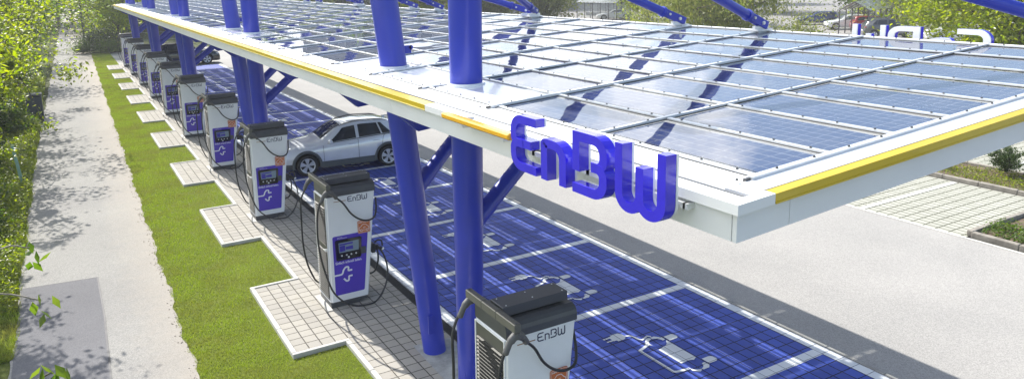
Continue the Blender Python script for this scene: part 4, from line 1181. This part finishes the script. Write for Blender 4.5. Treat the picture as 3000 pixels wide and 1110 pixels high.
# trees right of the path at the end of the bays
tree('maple_tree','broad green tree behind the last chargers at the end of the lawn',(4.6,80.5,0),9,4.3,5.4,13000,.26,leaf_e,50,nb=14,clump=.26,tr=.16)
tree('shrub','dark round shrub beneath the green tree at the lawn end',(2.9,79,0),2,1.6,1.0,5000,.16,leaf_d,51,'shrub',trunk=False,squash=.8,clump=.35)
tree('shrub','low pale shrub at the lawn end beside the path',(1.5,77.6,0),1,.9,.35,3000,.13,leaf_b,52,'shrub',trunk=False,squash=.5,clump=.4)
tree('shrub','long low shrub at the lawn end before the last charger',(3.5,76.6,0),1,1.3,.3,3500,.13,leaf_b,53,'shrub',trunk=False,squash=.35,clump=.4)
tree('maple_tree','second green tree along the right side of the distant path',(9.0,104,0),11,5.5,6,10000,.38,leaf_b,54,nb=12,clump=.3)
# background trees behind the canopy
BG='trees standing in the far car park'
bg=[('linden_tree','pale bushy tree left of the nearer mast pair',(27,100),5.0,5.4,13000,.34,leaf_c,0),
 ('linden_tree','olive tree glimpsed between the two tall masts',(38,84),4.2,4.2,13000,.28,leaf_a,0),
 ('linden_tree','light brown-green tree just right of the tall mast',(46,84),4.4,3.6,13000,.26,leaf_c,0),
 ('linden_tree','rounded golden tree left of the glass shelter by the grey hall',(51,79),4.6,3.4,15000,.26,leaf_c,0),
 ('linden_tree','slender green tree right of the shelter by the grey hall',(66.5,82),3.8,5.6,8000,.26,leaf_b,1),
 ('linden_tree','compact yellow-green tree behind the left stay',(58.5,67),3.6,3.6,16000,.22,leaf_a,0),
 ('linden_tree','green tree between the two middle stays',(65.0,66),3.9,5.0,11000,.25,leaf_b,1),
 ('willow_tree','wide olive willow above the canopy between the stay and shelter',(43.8,42.6),4.7,3.2,24000,.19,leaf_c,0),
 ('linden_tree','dark tree behind the blue hatchback',(88,74),6,6,9000,.35,leaf_d,1),
 ('linden_tree','mid-green tree behind the glass trolley shelter',(86,58),5.5,6.2,11000,.32,leaf_b,1),
 ('linden_tree','round yellow-green tree right of the glass shelter',(72,42.8),4.9,4.6,17000,.26,leaf_a,0),
 ('willow_tree','feathery olive tree over the white saloon',(72,36),4.6,5.4,12000,.25,leaf_c,1),
 ('linden_tree','large bright green tree filling the right upper corner',(44,20.2),5.6,3.6,32000,.20,leaf_a,0),
 ('linden_tree','darker tree beyond the right upper corner',(78,28),6,5,10000,.32,leaf_b,0)]
for i,(nm,lab,(x,y),cr,cz,nl,ls,mt,tk) in enumerate(bg):
    tree(nm,lab,(x,y,-.05),cr*2,cr,cz,int(nl*1.3),ls*1.2,mt,70+i,nb=14 if nl>12000 else 11,clump=.27,group=BG,tr=.18,asp=.35 if 'willow' in nm else .55,droop=.9 if 'willow' in nm else .3,trunk=True)
# far backdrop row: individual trees, copied with different turns
proto=[o for o in bpy.data.objects if o.get('label')=='dark tree behind the blue hatchback'][0]
proto2=[o for o in bpy.data.objects if o.get('label')=='mid-green tree behind the glass trolley shelter'][0]
rg=random.Random(5); labs=['at the horizon %s'%s for s in ('behind the left masts','beyond the second mast pair','beyond the nearest masts','left of the apartment block','behind the grey hall','behind the golden tree','behind the left stay','beyond the middle stays','beyond the willow','behind the truck','right of the truck','behind the shelter trees','beyond the white saloon','beyond the right corner tree','left of the path end','over the cross road','behind the far fence','behind the end shrubs')]
k=0
for a in np.linspace(-4,62,18):
    d=rg.uniform(118,150); x=d*math.sin(math.radians(a)); y=d*math.cos(math.radians(a))
    if k==14: x,y=-9,110
    if k==15: x,y=14,108
    if k==16: x,y=21,112
    if k==17: x,y=9,122
    copy_tree(proto if k%2 else proto2,loc=(x,y,-.1),rz=rg.uniform(0,6),sc=rg.uniform(1.1,1.5),label='dark background tree '+labs[k]); k+=1
# small shrubs behind canopy edge
tree('shrub','leafy olive shrub just beyond the canopy edge left of the far letters',(42.5,33.5,0),2,2.0,1.0,6000,.17,leaf_c,91,'shrub',trunk=False,squash=.7,clump=.35)
tree('shrub','low green shrub under the far sign letter E',(36.8,21.8,0),2,1.6,.8,5000,.16,leaf_a,92,'shrub',trunk=False,squash=.7,clump=.35)
# planted island on the right
tree('box_shrub','clipped rounded shrub in the planted island at the right frame edge',(22.75,10.75,.05),.6,.45,.45,5200,.055,leaf_d,93,'shrub',trunk=False,squash=.8,clump=.22,tr=.02)
tree('shrub','dark low shrub in the island against the canopy edge',(22.2,13.0,.05),.6,.5,.4,4200,.06,leaf_d,94,'shrub',trunk=False,squash=.7,clump=.35,tr=.02)
def cover(name,x0,x1,y0,y1,n,ls,mat,seed,zmax=.18,den=None):
    rg=np.random.default_rng(seed); c=np.stack([rg.uniform(x0,x1,n*3),rg.uniform(y0,y1,n*3),np.zeros(n*3)],1)
    f=np.sin(c[:,0]*2.3+seed)+np.sin(c[:,1]*1.9+seed*2)+np.sin(c[:,0]*5.1+c[:,1]*4.3); c=c[f>-.6+rg.normal(0,.5,len(f))][:n]; f=np.abs(rg.normal(0,.5,len(c)))
    c[:,2]=.05+np.minimum(f,1)*zmax
    o=build_leaves(name,leaf_mesh(c,ls,seed+1,.0,.5),mat); return tag(o,'low leafy ground cover growing in the planted bed','ground cover',kind='stuff')
cover('ground_cover',21.45,23.25,-6,14.9,15000,.06,leaf_a,101,.16)
cover('ground_cover',21.45,23.25,-6,14.9,6000,.06,leaf_c,102,.12)
cover('ground_cover',17.25,18.3,7.3,8.5,900,.08,leaf_b,103,.25)
cover('ground_cover',17.2,19,0,8.3,500,.06,leaf_a,104,.1)
cover('ground_cover',-3.6,-1.42,16,60,26000,.075,leaf_a,105,.20)
cover('ground_cover',-3.6,-1.38,16,60,16000,.10,leaf_e,106,.28)
patchy(grassb)
# lawn blades
def blades(name,n,xf,y0,y1,h,w,seed,mat,label,pw=1.6):
    rg=np.random.default_rng(seed)
    y=y0+(y1-y0)*rg.uniform(0,1,n)**pw; lo,hi=xf(y); x=lo+(hi-lo)*rg.uniform(0,1,n)
    ok=np.ones(n,bool)
    for cy in CHY: ok&=~((x>2.56)&(y>cy-1.39)&(y<cy+1.88))
    x=x[ok];y=y[ok];n=len(x); a=rg.uniform(0,2*PI,n); hh=h*rg.uniform(.5,1.25,n)*(1+ (y-y0)*.004); ww=w*(1+(y-y0)*.06)
    lx=rg.normal(0,.5,n)*hh; ly=rg.normal(0,.5,n)*hh
    v=np.zeros((n,3,3)); v[:,0]=np.stack([x-np.cos(a)*ww/2,y-np.sin(a)*ww/2,np.full(n,-.015)],1); v[:,1]=np.stack([x+np.cos(a)*ww/2,y+np.sin(a)*ww/2,np.full(n,-.015)],1); v[:,2]=np.stack([x+lx,y+ly,hh],1)
    me=bpy.data.meshes.new(name); me.vertices.add(3*n); me.vertices.foreach_set('co',v.reshape(-1).astype(np.float32))
    me.loops.add(3*n); me.loops.foreach_set('vertex_index',np.arange(3*n,dtype=np.int32)); me.polygons.add(n); me.polygons.foreach_set('loop_start',np.arange(0,3*n,3,dtype=np.int32)); me.polygons.foreach_set('loop_total',np.full(n,3,dtype=np.int32))
    me.materials.append(mat); me.update(calc_edges=True); o=bpy.data.objects.new(name,me); C.objects.link(o); return tag(o,label,'grass',kind='stuff')
blades('grass',230000,lambda y:(1.15+.0135*(y-11.6)+.03*np.sin(y*1.7)+.02*np.sin(y*9.3),3.45+0*y),8.5,77,.035,.009,201,grassb,'short mown green lawn between the path and the kerb')
blades('grass',60000,lambda y:(-3.4+0*y,-1.33+.03*np.sin(y*1.3)),14,60,.09,.012,202,grassb,'rougher verge grass along the left path edge')
# small clutter: gravel crumbs and dry leaves on the path edge
rgn=np.random.default_rng(9); m=MB()
for i in range(500):
    y=rgn.uniform(10,40); x=rr(y)+rgn.normal(-.05,.06); s=rgn.uniform(.006,.018)
    m.add([(x-s,y,.002),(x,y-s,.002),(x+s,y,.002),(x,y+s,.002),(x,y,.002+s)],[(0,1,4),(1,2,4),(2,3,4),(3,0,4)])
tag(m.build('gravel_crumbs',simple('gravel_tan',(.32,.27,.21),.9)),'scattered gravel crumbs along the path edge','gravel',kind='stuff')

# air
m=MB(); m.box(-400,600,-100,850,-1.2,26); hz=m.build('haze',[])
hm=bpy.data.materials.new('haze'); hm.use_nodes=True; hn=hm.node_tree; hn.nodes.remove(hn.nodes['Principled BSDF'])
pv=hn.nodes.new('ShaderNodeVolumePrincipled'); pv.inputs['Color'].default_value=(.95,.96,1,1); pv.inputs['Density'].default_value=.0008; pv.inputs['Anisotropy'].default_value=.1
hn.links.new(pv.outputs[0],hn.nodes['Material Output'].inputs['Volume']); hz.data.materials.append(hm); tag(hz,kind='stuff')
hz['label']='pale haze in the air over the car park'; hz['category']='haze'
# ------------------------------------------------------------------ light, sky, camera
ELEV=math.radians(41.5); sd=Vector((-.115,1.0,0)).normalized()
sdir=Vector((sd.x*math.cos(ELEV),sd.y*math.cos(ELEV),math.sin(ELEV)))
sun=bpy.data.lights.new('sun','SUN'); sun.energy=4.8; sun.angle=math.radians(.53); sun.color=(1,.955,.88)
so=bpy.data.objects.new('sun',sun); C.objects.link(so); so.rotation_euler=(-sdir).to_track_quat('-Z','Y').to_euler(); so.location=(0,0,60)
w=bpy.data.worlds.new('World'); S.world=w; w.use_nodes=True; nt=w.node_tree; N=nt.nodes; LK=nt.links
bgN=N['Background']; sky=N.new('ShaderNodeTexSky'); sky.sky_type='NISHITA'; sky.sun_disc=False; sky.sun_elevation=ELEV; sky.sun_rotation=math.atan2(sd.x,sd.y); sky.air_density=1.0; sky.dust_density=1.2; sky.ozone_density=1.2
tc=N.new('ShaderNodeTexCoord'); mp=N.new('ShaderNodeMapping'); mp.inputs['Scale'].default_value=(1,1,2.2); mp.inputs['Location'].default_value=(.3,.15,.0); LK.new(tc.outputs['Generated'],mp.inputs[0])
no=N.new('ShaderNodeTexNoise'); no.inputs['Scale'].default_value=2.6; no.inputs['Detail'].default_value=9; no.inputs['Roughness'].default_value=.58; LK.new(mp.outputs[0],no.inputs['Vector'])
rp=N.new('ShaderNodeValToRGB'); rp.color_ramp.elements[0].position=.51; rp.color_ramp.elements[1].position=.59
dp=N.new('ShaderNodeVectorMath'); dp.operation='DOT_PRODUCT'; LK.new(tc.outputs['Generated'],dp.inputs[0]); dp.inputs[1].default_value=(-.10,.13,.0)
ad=N.new('ShaderNodeMath'); ad.operation='ADD'; LK.new(no.outputs['Fac'],ad.inputs[0]); LK.new(dp.outputs['Value'],ad.inputs[1]); LK.new(ad.outputs[0],rp.inputs[0])
mx=N.new('ShaderNodeMix'); mx.data_type='RGBA'; LK.new(rp.outputs[0],mx.inputs[0]); LK.new(sky.outputs[0],mx.inputs[6]); mx.inputs[7].default_value=(9.5,9.8,10.2,1)
LK.new(mx.outputs[2],bgN.inputs[0]); bgN.inputs[1].default_value=.118
cam=bpy.data.cameras.new('camera'); co=bpy.data.objects.new('camera',cam); C.objects.link(co); S.camera=co
cam.sensor_width=36; cam.sensor_fit='HORIZONTAL'; cam.lens=36*2194.3/3000; cam.shift_x=0; cam.shift_y=-(555-380.1)/3000; cam.clip_end=2000; cam.clip_start=.05
p_,y_,r_=.2019,.5352,.0223
f=Vector((math.sin(y_)*math.cos(p_),math.cos(y_)*math.cos(p_),-math.sin(p_))); rt=Vector((math.cos(y_),-math.sin(y_),0)); dn=f.cross(rt)
R0=math.cos(r_)*rt+math.sin(r_)*dn; R1=-math.sin(r_)*rt+math.cos(r_)*dn
M=Matrix(((R0.x,-R1.x,-f.x),(R0.y,-R1.y,-f.y),(R0.z,-R1.z,-f.z))).to_4x4(); M.translation=(0,0,6); co.matrix_world=M
S.view_settings.view_transform='Standard'; S.view_settings.look='None'; S.view_settings.exposure=.88; S.view_settings.gamma=1
S.cycles.max_bounces=8; S.cycles.transparent_max_bounces=12
